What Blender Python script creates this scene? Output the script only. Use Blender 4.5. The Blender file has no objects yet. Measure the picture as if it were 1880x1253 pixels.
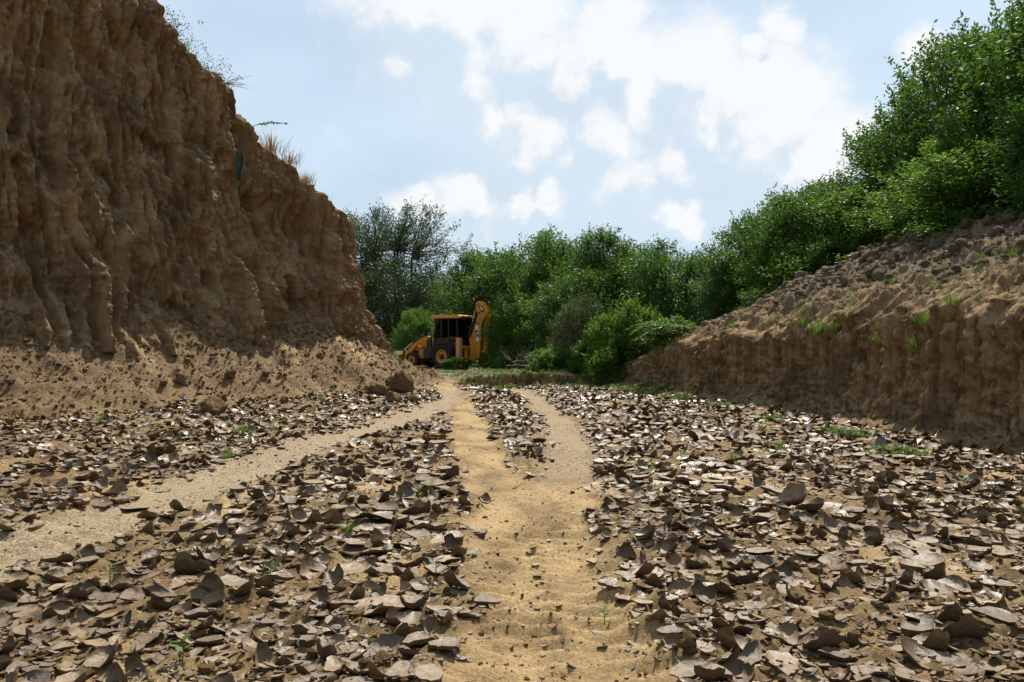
import bpy, bmesh, math, random
import numpy as np
from mathutils import Vector, Matrix

# ------------------------------------------------------------------ camera, sky, sun, exposure
SC = bpy.context.scene
COL = SC.collection
F = 1462.0                      # focal length in photo pixels (28 mm on 36 mm)
CAMZ = 1.7
cam_d = bpy.data.cameras.new('camera')
cam_d.lens = 28.0; cam_d.sensor_width = 36.0; cam_d.clip_start = 0.05; cam_d.clip_end = 9000
cam = bpy.data.objects.new('camera', cam_d); COL.objects.link(cam)
cam.location = (0, 0, CAMZ); cam.rotation_euler = (math.radians(90), 0, 0)
SC.camera = cam

SUN_EL, SUN_AZ = math.radians(55), math.radians(15)     # azimuth measured from straight ahead to the right
SKY_STRENGTH = 0.07
SUN_STRENGTH = 5.0
sun_d = bpy.data.lights.new('sun', 'SUN'); sun_d.energy = SUN_STRENGTH; sun_d.angle = math.radians(0.53); sun_d.color = (1.0, 0.93, 0.81)
sun = bpy.data.objects.new('sun', sun_d); COL.objects.link(sun)
sdir = Vector((math.sin(SUN_AZ) * math.cos(SUN_EL), math.cos(SUN_AZ) * math.cos(SUN_EL), math.sin(SUN_EL)))
sun.rotation_euler = sdir.to_track_quat('Z', 'Y').to_euler()
sun.location = (20, 60, 80)

SC.view_settings.view_transform = 'Standard'; SC.view_settings.look = 'None'
SC.view_settings.gamma = 1.0; SC.view_settings.exposure = 0.42; SC.view_settings.use_curve_mapping = False

def at(px, py, d):
    """photo pixel + depth -> world point"""
    return Vector(((px - 940) * d / F, d, CAMZ - (py - 626.5) * d / F))

def build_world():
    w = bpy.data.worlds.new('World'); SC.world = w; w.use_nodes = True
    nt = w.node_tree; N = nt.nodes; L = nt.links; N.clear()
    def n(t, **k):
        x = N.new(t)
        for a, b in k.items(): setattr(x, a, b)
        return x
    out = n('ShaderNodeOutputWorld')
    sky = n('ShaderNodeTexSky', sky_type='NISHITA', sun_disc=False)
    sky.sun_elevation = SUN_EL; sky.sun_rotation = SUN_AZ
    sky.air_density = 1.0; sky.dust_density = 1.8; sky.ozone_density = 2.0
    b1 = n('ShaderNodeBackground'); L.new(sky.outputs[0], b1.inputs[0]); b1.inputs[1].default_value = SKY_STRENGTH
    tc = n('ShaderNodeTexCoord')
    nz = n('ShaderNodeTexNoise'); nz.inputs['Scale'].default_value = 9.0; nz.inputs['Detail'].default_value = 9; nz.inputs['Roughness'].default_value = 0.62
    L.new(tc.outputs['Generated'], nz.inputs['Vector'])
    sub = n('ShaderNodeVectorMath', operation='SUBTRACT'); L.new(nz.outputs['Color'], sub.inputs[0]); sub.inputs[1].default_value = (.5, .5, .5)
    scl = n('ShaderNodeVectorMath', operation='SCALE'); L.new(sub.outputs[0], scl.inputs[0]); scl.inputs['Scale'].default_value = 0.10
    add = n('ShaderNodeVectorMath', operation='ADD'); L.new(tc.outputs['Generated'], add.inputs[0]); L.new(scl.outputs[0], add.inputs[1])
    def math_(op, a, b=None, c=None):
        m = n('ShaderNodeMath', operation=op)
        for i, v in enumerate((a, b, c)):
            if v is None: continue
            if isinstance(v, (int, float)): m.inputs[i].default_value = v
            else: L.new(v, m.inputs[i])
        return m.outputs[0]
    blobs = [(770,40,90),(850,60,110),(930,70,110),(990,110,90),(860,130,90),(730,110,60),(1140,35,45),(1110,85,65),(1160,120,60),(1060,140,90),
             (1240,140,60),(1300,165,65),(1380,190,75),(1440,220,70),(1400,260,100),(1290,230,80),(1180,190,90),(1490,240,30),
             (790,190,45),(830,180,40),(900,215,55),(965,205,55),(1010,255,65),(1060,300,50),(960,260,80),(1240,300,60),
             (1430,48,30),(1375,78,20),(1500,295,65),(1560,290,45),(1690,95,32),
             (880,385,70),(960,375,60),(1020,365,60),(790,380,45),(1240,400,50),(1120,250,110),(1150,330,80)]
    n3 = n('ShaderNodeTexNoise'); n3.inputs['Scale'].default_value = 16.0; n3.inputs['Detail'].default_value = 10; n3.inputs['Roughness'].default_value = 0.6
    L.new(tc.outputs['Generated'], n3.inputs['Vector'])
    fine = math_('MULTIPLY_ADD', n3.outputs['Fac'], 1.3, -0.65)
    def ramp(v, a, b, lo, hi):
        m = n('ShaderNodeMapRange', interpolation_type='SMOOTHSTEP')
        L.new(v, m.inputs['Value'])
        for k, x in zip(('From Min', 'From Max', 'To Min', 'To Max'), (a, b, lo, hi)): m.inputs[k].default_value = x
        return m.outputs['Result']
    def density(shift):
        sh = n('ShaderNodeVectorMath', operation='ADD'); L.new(add.outputs[0], sh.inputs[0]); sh.inputs[1].default_value = shift
        D = None
        for (px, py, r) in blobs:
            v = Vector(((px - 940) / F, 1, (626.5 - py) / F)).normalized()
            d = n('ShaderNodeVectorMath', operation='DISTANCE'); L.new(sh.outputs[0], d.inputs[0]); d.inputs[1].default_value = v
            f = math_('MULTIPLY_ADD', d.outputs['Value'], -F / (r * (1.8 if r > 50 else 1.45)), 1.0)
            D = f if D is None else math_('MAXIMUM', D, f)
        D = math_('MAXIMUM', D, -1.0)
        # the same kind of cloud goes on all over the sky
        n2 = n('ShaderNodeTexNoise'); n2.inputs['Scale'].default_value = 4.2; n2.inputs['Detail'].default_value = 8; n2.inputs['Roughness'].default_value = 0.6
        mp = n('ShaderNodeMapping'); mp.inputs['Scale'].default_value = (1, 1, 1.9); mp.inputs['Location'].default_value = (3.1 + shift[0], 1.7 + shift[1], 0.4 + shift[2] * 1.9)
        L.new(tc.outputs['Generated'], mp.inputs['Vector']); L.new(mp.outputs[0], n2.inputs['Vector'])
        return math_('MAXIMUM', D, math_('MULTIPLY_ADD', n2.outputs['Fac'], 3.2, -2.0)), mp
    D0, mp = density((0, 0, 0)); D1, _ = density((0.012, 0, 0.04))
    D = math_('ADD', D0, fine)
    lit = ramp(math_('ADD', math_('SUBTRACT', D0, D1), math_('MULTIPLY', fine, 0.95)), -0.14, 0.26, 1.0, 0.0)
    mask = math_("MULTIPLY", ramp(D, -0.10, 0.62, 0.0, 0.95), math_("MULTIPLY_ADD", lit, -0.42, 1.0))
    n4 = n('ShaderNodeTexNoise'); n4.inputs['Scale'].default_value = 5.0; n4.inputs['Detail'].default_value = 5
    L.new(mp.outputs[0], n4.inputs['Vector'])
    veil = ramp(n4.outputs['Fac'], 0.30, 0.70, 0.68, 0.95)
    mixc = n('ShaderNodeMix', data_type='RGBA'); L.new(lit, mixc.inputs[0])
    mixc.inputs[6].default_value = (0.97, 0.985, 1.0, 1); mixc.inputs[7].default_value = (0.70, 0.80, 0.89, 1)
    b2 = n('ShaderNodeBackground'); L.new(mixc.outputs[2], b2.inputs[0]); b2.inputs[1].default_value = 0.74
    b3 = n('ShaderNodeBackground'); b3.inputs[0].default_value = (0.455, 0.565, 0.67, 1)
    dt = n('ShaderNodeVectorMath', operation='DOT_PRODUCT'); L.new(tc.outputs['Generated'], dt.inputs[0]); dt.inputs[1].default_value = sdir
    hz = ramp(dt.outputs['Value'], -0.4, 0.85, 0.40, 1.12)       # hazy air is brightest on the sun's side
    L.new(hz, b3.inputs[1])
    m1 = n('ShaderNodeMixShader'); L.new(veil, m1.inputs[0]); L.new(b1.outputs[0], m1.inputs[1]); L.new(b3.outputs[0], m1.inputs[2])
    m2 = n('ShaderNodeMixShader'); L.new(mask, m2.inputs[0]); L.new(m1.outputs[0], m2.inputs[1]); L.new(b2.outputs[0], m2.inputs[2])
    L.new(m2.outputs[0], out.inputs[0])
build_world()

# ------------------------------------------------------------------ helpers
RNG = np.random.default_rng(7)
random.seed(7)

def _hash(ix, iy, seed):
    h = (ix.astype(np.int64) * 374761393 + iy.astype(np.int64) * 668265263 + seed * 1442695041) & 0xFFFFFFFF
    h = ((h ^ (h >> 13)) * 1274126177) & 0xFFFFFFFF
    h = ((h ^ (h >> 16)) * 2246822519) & 0xFFFFFFFF
    return (h ^ (h >> 15)) & 0xFFFFFFFF

def pn(x, y, seed=0):
    """2-D gradient noise, about -0.7..0.7"""
    x = np.asarray(x, float); y = np.asarray(y, float)
    x, y = np.broadcast_arrays(x, y)
    ix = np.floor(x); iy = np.floor(y); fx = x - ix; fy = y - iy
    ix = ix.astype(np.int64); iy = iy.astype(np.int64)
    ux = fx * fx * fx * (fx * (fx * 6 - 15) + 10); uy = fy * fy * fy * (fy * (fy * 6 - 15) + 10)
    def g(dx, dy):
        a = _hash(ix + dx, iy + dy, seed) * (2 * math.pi / 4294967296.0)
        return np.cos(a) * (fx - dx) + np.sin(a) * (fy - dy)
    a = g(0, 0) * (1 - ux) + g(1, 0) * ux
    b = g(0, 1) * (1 - ux) + g(1, 1) * ux
    return (a * (1 - uy) + b * uy) * 1.4

def fbm(x, y, seed=0, oct=4, gain=0.5, lac=2.03):
    r = 0; a = 1.0
    for i in range(oct):
        r = r + a * pn(x * lac ** i, y * lac ** i, seed + i * 17); a *= gain
    return r

def sstep(a, b, x):
    t = np.clip((x - a) / (b - a), 0, 1); return t * t * (3 - 2 * t)

def mesh_np(name, V, faces, mats, smooth=True, mi=None, attrs=None):
    """faces: list of int arrays (n,3) or (n,4)"""
    me = bpy.data.meshes.new(name)
    V = np.ascontiguousarray(V, dtype=np.float32)
    if not isinstance(faces, (list, tuple)): faces = [faces]
    faces = [np.asarray(f, dtype=np.int32) for f in faces if len(f)]
    loops = np.concatenate([f.ravel() for f in faces])
    sizes = np.concatenate([np.full(len(f), f.shape[1], dtype=np.int32) for f in faces])
    starts = np.concatenate([[0], np.cumsum(sizes)[:-1]]).astype(np.int32)
    me.vertices.add(len(V)); me.vertices.foreach_set('co', V.ravel())
    me.loops.add(len(loops)); me.loops.foreach_set('vertex_index', loops)
    me.polygons.add(len(sizes)); me.polygons.foreach_set('loop_start', starts); me.polygons.foreach_set('loop_total', sizes)
    if mi is not None: me.polygons.foreach_set('material_index', np.ascontiguousarray(mi, dtype=np.int32))
    me.update(calc_edges=True)
    me.polygons.foreach_set('use_smooth', np.full(len(sizes), bool(smooth)))
    if attrs:
        for k, v in attrs.items():
            a = me.attributes.new(k, 'FLOAT', 'POINT'); a.data.foreach_set('value', np.ascontiguousarray(v, dtype=np.float32))
    for m in (mats if isinstance(mats, (list, tuple)) else [mats]): me.materials.append(m)
    return me

def link(name, data, parent=None, loc=None, rot=None, scale=None):
    o = bpy.data.objects.new(name, data); COL.objects.link(o)
    if parent is not None: o.parent = parent
    if loc is not None: o.location = loc
    if rot is not None: o.rotation_euler = rot
    if scale is not None: o.scale = scale if hasattr(scale, '__len__') else (scale,) * 3
    return o

def tag(o, label=None, cat=None, group=None, kind=None):
    if label: o['label'] = label
    if cat: o['category'] = cat
    if group: o['group'] = group
    if kind: o['kind'] = kind
    return o

def grid_faces(nr, nc, flip=False):
    r, c = np.meshgrid(np.arange(nr - 1), np.arange(nc - 1), indexing='ij')
    a = (r * nc + c).ravel(); b = a + 1; d = a + nc; e = d + 1
    return np.stack([a, d, e, b], 1) if flip else np.stack([a, b, e, d], 1)

def tube_np(pts, rad, n=6):
    """tapered tube along pts -> V, quads"""
    pts = np.asarray(pts, float); rad = np.asarray(rad, float); m = len(pts)
    tan = np.gradient(pts, axis=0); tan /= np.linalg.norm(tan, axis=1)[:, None] + 1e-9
    ref = np.array([0, 0, 1.0]) if abs(tan[0, 2]) < 0.9 else np.array([1.0, 0, 0])
    V = []
    for i in range(m):
        a = np.cross(tan[i], ref); a /= np.linalg.norm(a) + 1e-9; b = np.cross(tan[i], a)
        t = np.arange(n) * 2 * math.pi / n
        V.append(pts[i] + rad[i] * (np.cos(t)[:, None] * a + np.sin(t)[:, None] * b))
    V = np.concatenate(V)
    q = []
    for i in range(m - 1):
        for k in range(n):
            k2 = (k + 1) % n
            q.append((i * n + k, i * n + k2, (i + 1) * n + k2, (i + 1) * n + k))
    return V, np.array(q)

def join_np(parts):
    """[(V, F)] -> V, [F] (all F with the same width)"""
    Vs, Fs, o = [], [], 0
    for V, f in parts:
        Vs.append(V); Fs.append(np.asarray(f) + o); o += len(V)
    return np.concatenate(Vs), np.concatenate(Fs)

# ------------------------------------------------------------------ materials
class NT:
    def __init__(self, name):
        self.m = bpy.data.materials.new(name); self.m.use_nodes = True
        self.nt = self.m.node_tree; self.N = self.nt.nodes; self.L = self.nt.links
        self.b = self.N['Principled BSDF']; self.out = self.N['Material Output']
        self.tc = self.N.new('ShaderNodeTexCoord')
    def node(self, t, **k):
        x = self.N.new(t)
        for a, b in k.items(): setattr(x, a, b)
        return x
    def noise(self, scale, detail=5, rough=0.55, coord='Object', stretch=None, dist=0.0):
        x = self.node('ShaderNodeTexNoise'); x.inputs['Scale'].default_value = scale
        x.inputs['Detail'].default_value = detail; x.inputs['Roughness'].default_value = rough; x.inputs['Distortion'].default_value = dist
        src = self.tc.outputs[coord]
        if stretch:
            mp = self.node('ShaderNodeMapping'); mp.inputs['Scale'].default_value = stretch
            self.L.new(src, mp.inputs[0]); src = mp.outputs[0]
        self.L.new(src, x.inputs['Vector']); return x.outputs['Fac']
    def ramp(self, v, a, b, lo=0.0, hi=1.0):
        m = self.node('ShaderNodeMapRange', interpolation_type='SMOOTHSTEP'); self.L.new(v, m.inputs['Value'])
        for k, x in zip(('From Min', 'From Max', 'To Min', 'To Max'), (a, b, lo, hi)): m.inputs[k].default_value = x
        return m.outputs['Result']
    def mix(self, f, a, b):
        m = self.node('ShaderNodeMix', data_type='RGBA')
        for i, v in ((0, f), (6, a), (7, b)):
            if isinstance(v, (int, float)): m.inputs[i].default_value = v
            elif isinstance(v, tuple): m.inputs[i].default_value = v + (1,) if len(v) == 3 else v
            else: self.L.new(v, m.inputs[i])
        return m.outputs[2]
    def math(self, op, a, b=0.0):
        m = self.node('ShaderNodeMath', operation=op)
        for i, v in enumerate((a, b)):
            if isinstance(v, (int, float)): m.inputs[i].default_value = v
            else: self.L.new(v, m.inputs[i])
        return m.outputs[0]
    def attr(self, name):
        a = self.node('ShaderNodeAttribute'); a.attribute_name = name; return a.outputs['Fac']
    def bump(self, h, strength=0.5, dist=0.02, prev=None):
        b = self.node('ShaderNodeBump'); b.inputs['Strength'].default_value = strength; b.inputs['Distance'].default_value = dist
        self.L.new(h, b.inputs['Height'])
        if prev is not None: self.L.new(prev, b.inputs['Normal'])
        return b.outputs[0]
    def set(self, color=None, rough=None, normal=None, spec=None, metal=None):
        for k, v in (('Base Color', color), ('Roughness', rough), ('Normal', normal), ('Specular IOR Level', spec), ('Metallic', metal)):
            if v is None: continue
            if isinstance(v, tuple): self.b.inputs[k].default_value = v + (1,) if len(v) == 3 else v
            elif isinstance(v, (int, float)): self.b.inputs[k].default_value = v
            else: self.L.new(v, self.b.inputs[k])
        return self.m

def mat_ground():
    t = NT('sandy_mud')
    big = t.noise(0.9, 5, 0.6); mid = t.noise(7, 6, 0.65); fine = t.noise(45, 5, 0.7); grit = t.noise(160, 3, 0.7)
    sand = t.mix(t.ramp(fine, 0.35, 0.68), (0.240, 0.156, 0.066), (0.44, 0.300, 0.138))
    dirt = t.mix(t.ramp(mid, 0.35, 0.65), (0.115, 0.066, 0.027), (0.300, 0.188, 0.079))
    grey = t.mix(t.ramp(fine, 0.38, 0.66), (0.16, 0.116, 0.068), (0.385, 0.292, 0.175))
    red = t.mix(t.ramp(mid, 0.35, 0.7), (0.140, 0.083, 0.038), (0.31, 0.200, 0.098))
    c = t.mix(t.ramp(big, 0.42, 0.62), dirt, sand)
    c = t.mix(t.attr('sand'), c, sand)
    c = t.mix(t.attr('grey'), c, grey)
    c = t.mix(t.attr('talus'), c, red)
    c = t.mix(t.attr('far'), c, t.mix(t.ramp(mid, 0.45, 0.6), (0.17, 0.125, 0.07), (0.075, 0.10, 0.03)))
    c = t.mix(t.ramp(grit, 0.62, 0.72, 0, 0.4), c, (0.10, 0.07, 0.045))
    calm = t.math('SUBTRACT', 1.0, t.math('MULTIPLY', t.math('MAXIMUM', t.attr('sand'), t.attr('grey')), 0.72))
    b0 = t.node('ShaderNodeBump'); b0.inputs['Distance'].default_value = 0.06; t.L.new(t.noise(15, 5, 0.65), b0.inputs['Height']); t.L.new(calm, b0.inputs['Strength'])
    b1 = t.node('ShaderNodeBump'); b1.inputs['Distance'].default_value = 0.03; t.L.new(fine, b1.inputs['Height']); t.L.new(calm, b1.inputs['Strength']); t.L.new(b0.outputs[0], b1.inputs['Normal'])
    nrm = t.bump(grit, 0.6, 0.008, b1.outputs[0])
    return t.set(c, 0.85, nrm, 0.3)

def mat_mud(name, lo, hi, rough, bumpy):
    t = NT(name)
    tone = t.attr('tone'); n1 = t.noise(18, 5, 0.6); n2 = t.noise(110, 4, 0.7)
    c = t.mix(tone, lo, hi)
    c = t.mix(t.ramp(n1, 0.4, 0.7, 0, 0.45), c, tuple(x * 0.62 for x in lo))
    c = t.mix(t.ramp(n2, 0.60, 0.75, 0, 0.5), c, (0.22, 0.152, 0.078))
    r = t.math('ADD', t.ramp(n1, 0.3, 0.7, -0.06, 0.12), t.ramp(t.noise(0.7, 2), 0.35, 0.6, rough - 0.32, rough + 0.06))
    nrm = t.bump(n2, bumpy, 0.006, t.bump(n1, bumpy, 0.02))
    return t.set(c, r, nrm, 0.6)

def mat_earth(name, a, b, dark, stretch, streak=None, groove=(1, 1, 1)):
    t = NT(name)
    v = t.noise(1.1, 6, 0.62, stretch=stretch); m = t.noise(5.5, 6, 0.65, stretch=(1, 1, 0.6)); f = t.noise(30, 6, 0.7); p = t.noise(0.55, 4, 0.55)
    c = t.mix(t.ramp(v, 0.36, 0.66), a, b)
    c = t.mix(t.ramp(m, 0.50, 0.72, 0, 0.75), c, tuple(min(1, x * 1.28) for x in b))
    c = t.mix(t.ramp(p, 0.52, 0.66, 0, 0.6), c, dark)
    c = t.mix(t.ramp(f, 0.56, 0.72, 0, 0.5), c, dark)
    if streak: c = t.mix(t.attr('clod'), c, streak)
    nrm = t.bump(t.noise(75, 4, 0.7), 0.7, 0.02, t.bump(f, 0.9, 0.05, t.bump(t.noise(10, 6, 0.65, stretch=groove), 0.9, 0.16)))
    return t.set(c, 0.92, nrm, 0.12)

def mat_leaf(name, dark, light, glow, trans=0.35, rough=0.52):
    t = NT(name)
    tone = t.attr('tone'); oi = t.node('ShaderNodeObjectInfo')
    c = t.mix(tone, dark, light)
    c = t.mix(t.math('MULTIPLY', oi.outputs['Random'], 0.3), c, (light[0] * 1.25, light[1] * .92, light[2] * 1.0))
    t.set(c, rough, None, 0.3)
    tr = t.node('ShaderNodeBsdfTranslucent'); t.L.new(t.mix(tone, tuple(x * 0.8 for x in glow), glow), tr.inputs[0])
    ms = t.node('ShaderNodeMixShader'); ms.inputs[0].default_value = trans
    t.L.new(t.b.outputs[0], ms.inputs[1]); t.L.new(tr.outputs[0], ms.inputs[2]); t.L.new(ms.outputs[0], t.out.inputs[0])
    return t.m

def mat_plain(name, col, rough=0.5, metal=0.0, wear=0.25, dust=(0.25, 0.18, 0.11), spec=0.5):
    t = NT(name)
    n1 = t.noise(3.0, 5, 0.6); n2 = t.noise(26, 5, 0.7)
    c = t.mix(t.ramp(n1, 0.45, 0.75, 0, wear), col, dust)
    c = t.mix(t.ramp(n2, 0.60, 0.75, 0, wear * 0.8), c, tuple(x * 0.5 for x in col))
    return t.set(c, rough, t.bump(n2, 0.08, 0.004), spec, metal)

M = {}
M['ground'] = mat_ground()
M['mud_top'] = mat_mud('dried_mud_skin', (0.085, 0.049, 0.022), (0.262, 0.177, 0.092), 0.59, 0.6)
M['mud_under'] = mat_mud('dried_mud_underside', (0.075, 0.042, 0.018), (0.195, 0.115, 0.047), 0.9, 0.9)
M['cliff'] = mat_earth('cliff_earth', (0.278, 0.176, 0.092), (0.465, 0.318, 0.176), (0.160, 0.104, 0.057), (1.4, 1.4, 0.25), groove=(1, 1, .22))
M['bank'] = mat_earth('bank_earth', (0.250, 0.158, 0.080), (0.55, 0.380, 0.210), (0.145, 0.095, 0.054), (6, 6, 0.12), streak=(0.31, 0.234, 0.150), groove=(1.2, 1.2, .10))
M['clod'] = mat_earth('clod_earth', (0.200, 0.153, 0.102), (0.360, 0.280, 0.190), (0.085, 0.06, 0.042), (1, 1, 1))
M['red_clod'] = mat_earth('red_clod_earth', (0.155, 0.092, 0.042), (0.31, 0.200, 0.098), (0.11, 0.07, 0.042), (1, 1, 1))
M['leaf'] = mat_leaf('tree_leaf', (0.020, 0.060, 0.012), (0.066, 0.145, 0.024), (0.11, 0.23, 0.022), 0.38)
M['leaf_b'] = mat_leaf('bright_leaf', (0.034, 0.092, 0.014), (0.092, 0.185, 0.028), (0.16, 0.30, 0.028), 0.42)
M['leaf_far'] = mat_leaf('far_leaf', (0.014, 0.042, 0.013), (0.042, 0.088, 0.024), (0.06, 0.12, 0.02), 0.28)
M['leaf_olive'] = mat_leaf('olive_leaf', (0.042, 0.072, 0.022), (0.098, 0.130, 0.042), (0.13, 0.18, 0.05), 0.3, 0.6)
M['grass'] = mat_leaf('green_grass', (0.045, 0.095, 0.016), (0.105, 0.18, 0.035), (0.17, 0.27, 0.035), 0.38)
M['dry'] = mat_leaf('dry_grass', (0.20, 0.12, 0.05), (0.36, 0.235, 0.10), (0.3, 0.19, 0.08), 0.25, 0.7)
M['bark'] = mat_plain('bark', (0.075, 0.055, 0.04), 0.9, 0, 0.4, (0.13, 0.10, 0.075), 0.2)
M['deadwood'] = mat_plain('dead_wood', (0.15, 0.12, 0.09), 0.85, 0, 0.4, (0.13, 0.09, 0.06), 0.2)
M['cloth'] = mat_plain('green_cloth', (0.05, 0.095, 0.085), 0.8, 0, 0.35, (0.13, 0.11, 0.08), 0.2)

# ------------------------------------------------------------------ terrain lines
CL = np.array([(-34, -6), (-23, 8), (-13.2, 18.4), (-10.2, 22.4), (-7.4, 26.6), (-5.2, 29.9), (-5.2, 31.7), (-7.2, 35.0), (-13, 41), (-30, 52)], float)   # cliff toe
BK = np.array([(11.2, -6), (9.4, 3), (7.65, 12.2), (6.9, 18.5), (5.75, 22.8), (4.75, 27.5), (4.0, 31.0), (3.9, 33.5), (5.2, 37), (9, 42), (18, 47)], float)       # right bank toe

def smooth_line(P, n=6):
    """Catmull-Rom through the points"""
    Q = np.vstack([2 * P[0] - P[1], P, 2 * P[-1] - P[-2]]); out = []
    for i in range(1, len(Q) - 2):
        p0, p1, p2, p3 = Q[i - 1], Q[i], Q[i + 1], Q[i + 2]
        for t in np.arange(n) / n:
            out.append(.5 * (2 * p1 + (p2 - p0) * t + (2 * p0 - 5 * p1 + 4 * p2 - p3) * t * t + (3 * p1 - p0 - 3 * p2 + p3) * t ** 3))
    out.append(Q[-2]); return np.array(out)
CLs, BKs = smooth_line(CL), smooth_line(BK)

def line_dist(P, x, y):
    """signed distance (positive right of the direction of travel) and arclength parameter of the nearest point"""
    best = np.full(x.shape, 1e9); sg = np.zeros(x.shape); par = np.zeros(x.shape); s0 = 0
    for a, b in zip(P[:-1], P[1:]):
        d = b - a; l = np.hypot(*d); t = np.clip(((x - a[0]) * d[0] + (y - a[1]) * d[1]) / l ** 2, 0, 1)
        dx = x - a[0] - t * d[0]; dy = y - a[1] - t * d[1]; r = np.hypot(dx, dy)
        m = r < best - 1e-9
        best[m] = r[m]; sg[m] = np.sign(d[1] * dx - d[0] * dy)[m]; par[m] = (s0 + t * l)[m]; s0 += l
    return best * np.where(sg == 0, 1, sg), par

def resample(P, ds):
    s = np.concatenate([[0], np.cumsum(np.hypot(*np.diff(P, axis=0).T))])
    u = ds(s[-1]) if callable(ds) else np.arange(0, s[-1], ds)
    X = np.stack([np.interp(u, s, P[:, 0]), np.interp(u, s, P[:, 1])], 1)
    return u, X, s

# tyre tracks: (polyline, half width)
TRL = smooth_line(np.array([(.36, -1), (.3, 2), (.25, 3.96), (.215, 5.24), (.13, 6.65), (-.06, 8.45), (-.38, 11.1), (-.86, 16.1), (-1.6, 22.8), (-2.3, 28), (-2.8, 33), (-3.0, 37)]))
TRR = smooth_line(np.array([(.45, -1), (.42, 2), (.38, 4.2), (.34, 5.6), (.36, 7.4), (.56, 9.1), (.90, 12.2), (.99, 16.1), (.72, 22.8), (.2, 27.5), (-1.4, 31.2), (-2.6, 35)]))
TLL = smooth_line(np.array([(-5.2, -1), (-4.75, 3), (-4.15, 6.1), (-3.8, 7.5), (-3.62, 9.1), (-3.42, 11.1), (-3.1, 13.5), (-2.62, 16.1), (-1.75, 21.8), (-1.9, 27)]))
TRACKS = [(TRL, .44), (TRR, .38), (TLL, .50)]

def cliff_zbase(x, y):      # height of the talus top along the cliff
    return np.interp(y, [5, 18, 22, 25.5, 27.5, 29.5, 31, 36, 44], [2.5, 2.45, 2.0, 2.05, 2.15, 1.55, 1.0, .6, .3])

def ledge_y(x):
    return 30.5 + .35 * np.sin(x * 1.3) + .45 * pn(x * 1.1, 0 * x, 5) + .22 * pn(x * 3.7, 0 * x, 6) + .8 * sstep(-.5, -2.4, x)

def ground_h(x, y, fine=True):
    x = np.asarray(x, float); y = np.asarray(y, float)
    h = .045 * fbm(x * .45, y * .45, 3, 3)
    # end of the pit: a ledge on the right side, a ramp on the left
    ly = ledge_y(x)
    led = (.36 + .30 * pn(x * .8, y * .5, 7) + .10 * pn(x * 3, y * 3, 8)) * (sstep(0, .14, y - ly)) - .28 * sstep(1, 14, y - ly)
    rampz = .22 * sstep(27.5, 36, y)
    k = sstep(-1.5, -2.5, x)
    h = h + led * (1 - k) + rampz * k
    # talus
    dc, _ = line_dist(CLs, x, y)
    zb = cliff_zbase(x, y)
    W = 2.9 + .55 * pn(x * .35, y * .35, 11) + .35 * pn(x * 1.1, y * 1.1, 12)
    t = np.clip(1 - dc / W, 0, 1.25)
    tal = zb * (.62 * t + .38 * t * t)
    lum = .14 * fbm(x * .9, y * .9, 14, 3) + (.12 * fbm(x * 2.6, y * 2.6, 15, 4, .62) if fine else 0)
    h = h + tal + lum * np.clip(t * 3, 0, 1)
    # low apron of crumbs at the toe of the right bank
    db, _ = line_dist(BKs, x, y)
    tb = np.clip(1 + db / (.75 + .3 * pn(x * .7, y * .7, 21)), 0, 1.2)
    h = h + (.20 * tb ** 1.5 + .05 * fbm(x * 3, y * 3, 22, 3) * tb)
    # small earth mound beyond the end of the cliff
    mx, my = -7.2, 38.0
    r2 = ((x - mx) / 1.45) ** 2 + ((y - my) / 1.6) ** 2
    h = h + 1.75 * np.exp(-np.clip(r2, 0, 50) ** 1.6) * (1 + .25 * pn(x * 1.3, y * 1.3, 31))
    trk = np.zeros(x.shape)
    for i, (P, w) in enumerate(TRACKS):
        d, s = line_dist(P, x, y); wv = w * (1 + .25 * pn(s * .6, s * 0 + i, 41) + .45 * pn(s * 2.3 + 9 * np.sign(d), d * 1.5, 42))
        wv = wv * (1 + .35 * sstep(8.5, 4, y) * (i < 2))
        m = sstep(1.25, .55, np.abs(d) / wv)
        trk = np.maximum(trk, m)
        if fine:
            bar = np.clip(2.2 * np.sin((s + np.abs(d) * .55) * (2 * math.pi / .22) + 1.8 * pn(s * .9, d * 2.5, 43)), -1, 1)
            edge = np.exp(-((np.abs(d) / wv - 1.15) / .25) ** 2)
            h = h - .040 * m + .024 * bar * m * np.clip(.55 + 1.3 * pn(s * .7, d * 2, 45), 0, 1.2) + .03 * edge
    if fine:
        rough = (1 - trk)
        near = sstep(46, 30, y)
        h = h + near * (.036 * fbm(x * 4, y * 4, 51, 3, .6) * (.25 + rough) + .018 * fbm(x * 13, y * 13, 52, 2, .6) * (.35 + rough))
    return h, trk, np.clip(t, 0, 1)

def axis(segments):
    a = []
    for lo, hi, st in segments: a.append(np.arange(lo, hi, st))
    return np.concatenate(a)

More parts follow.
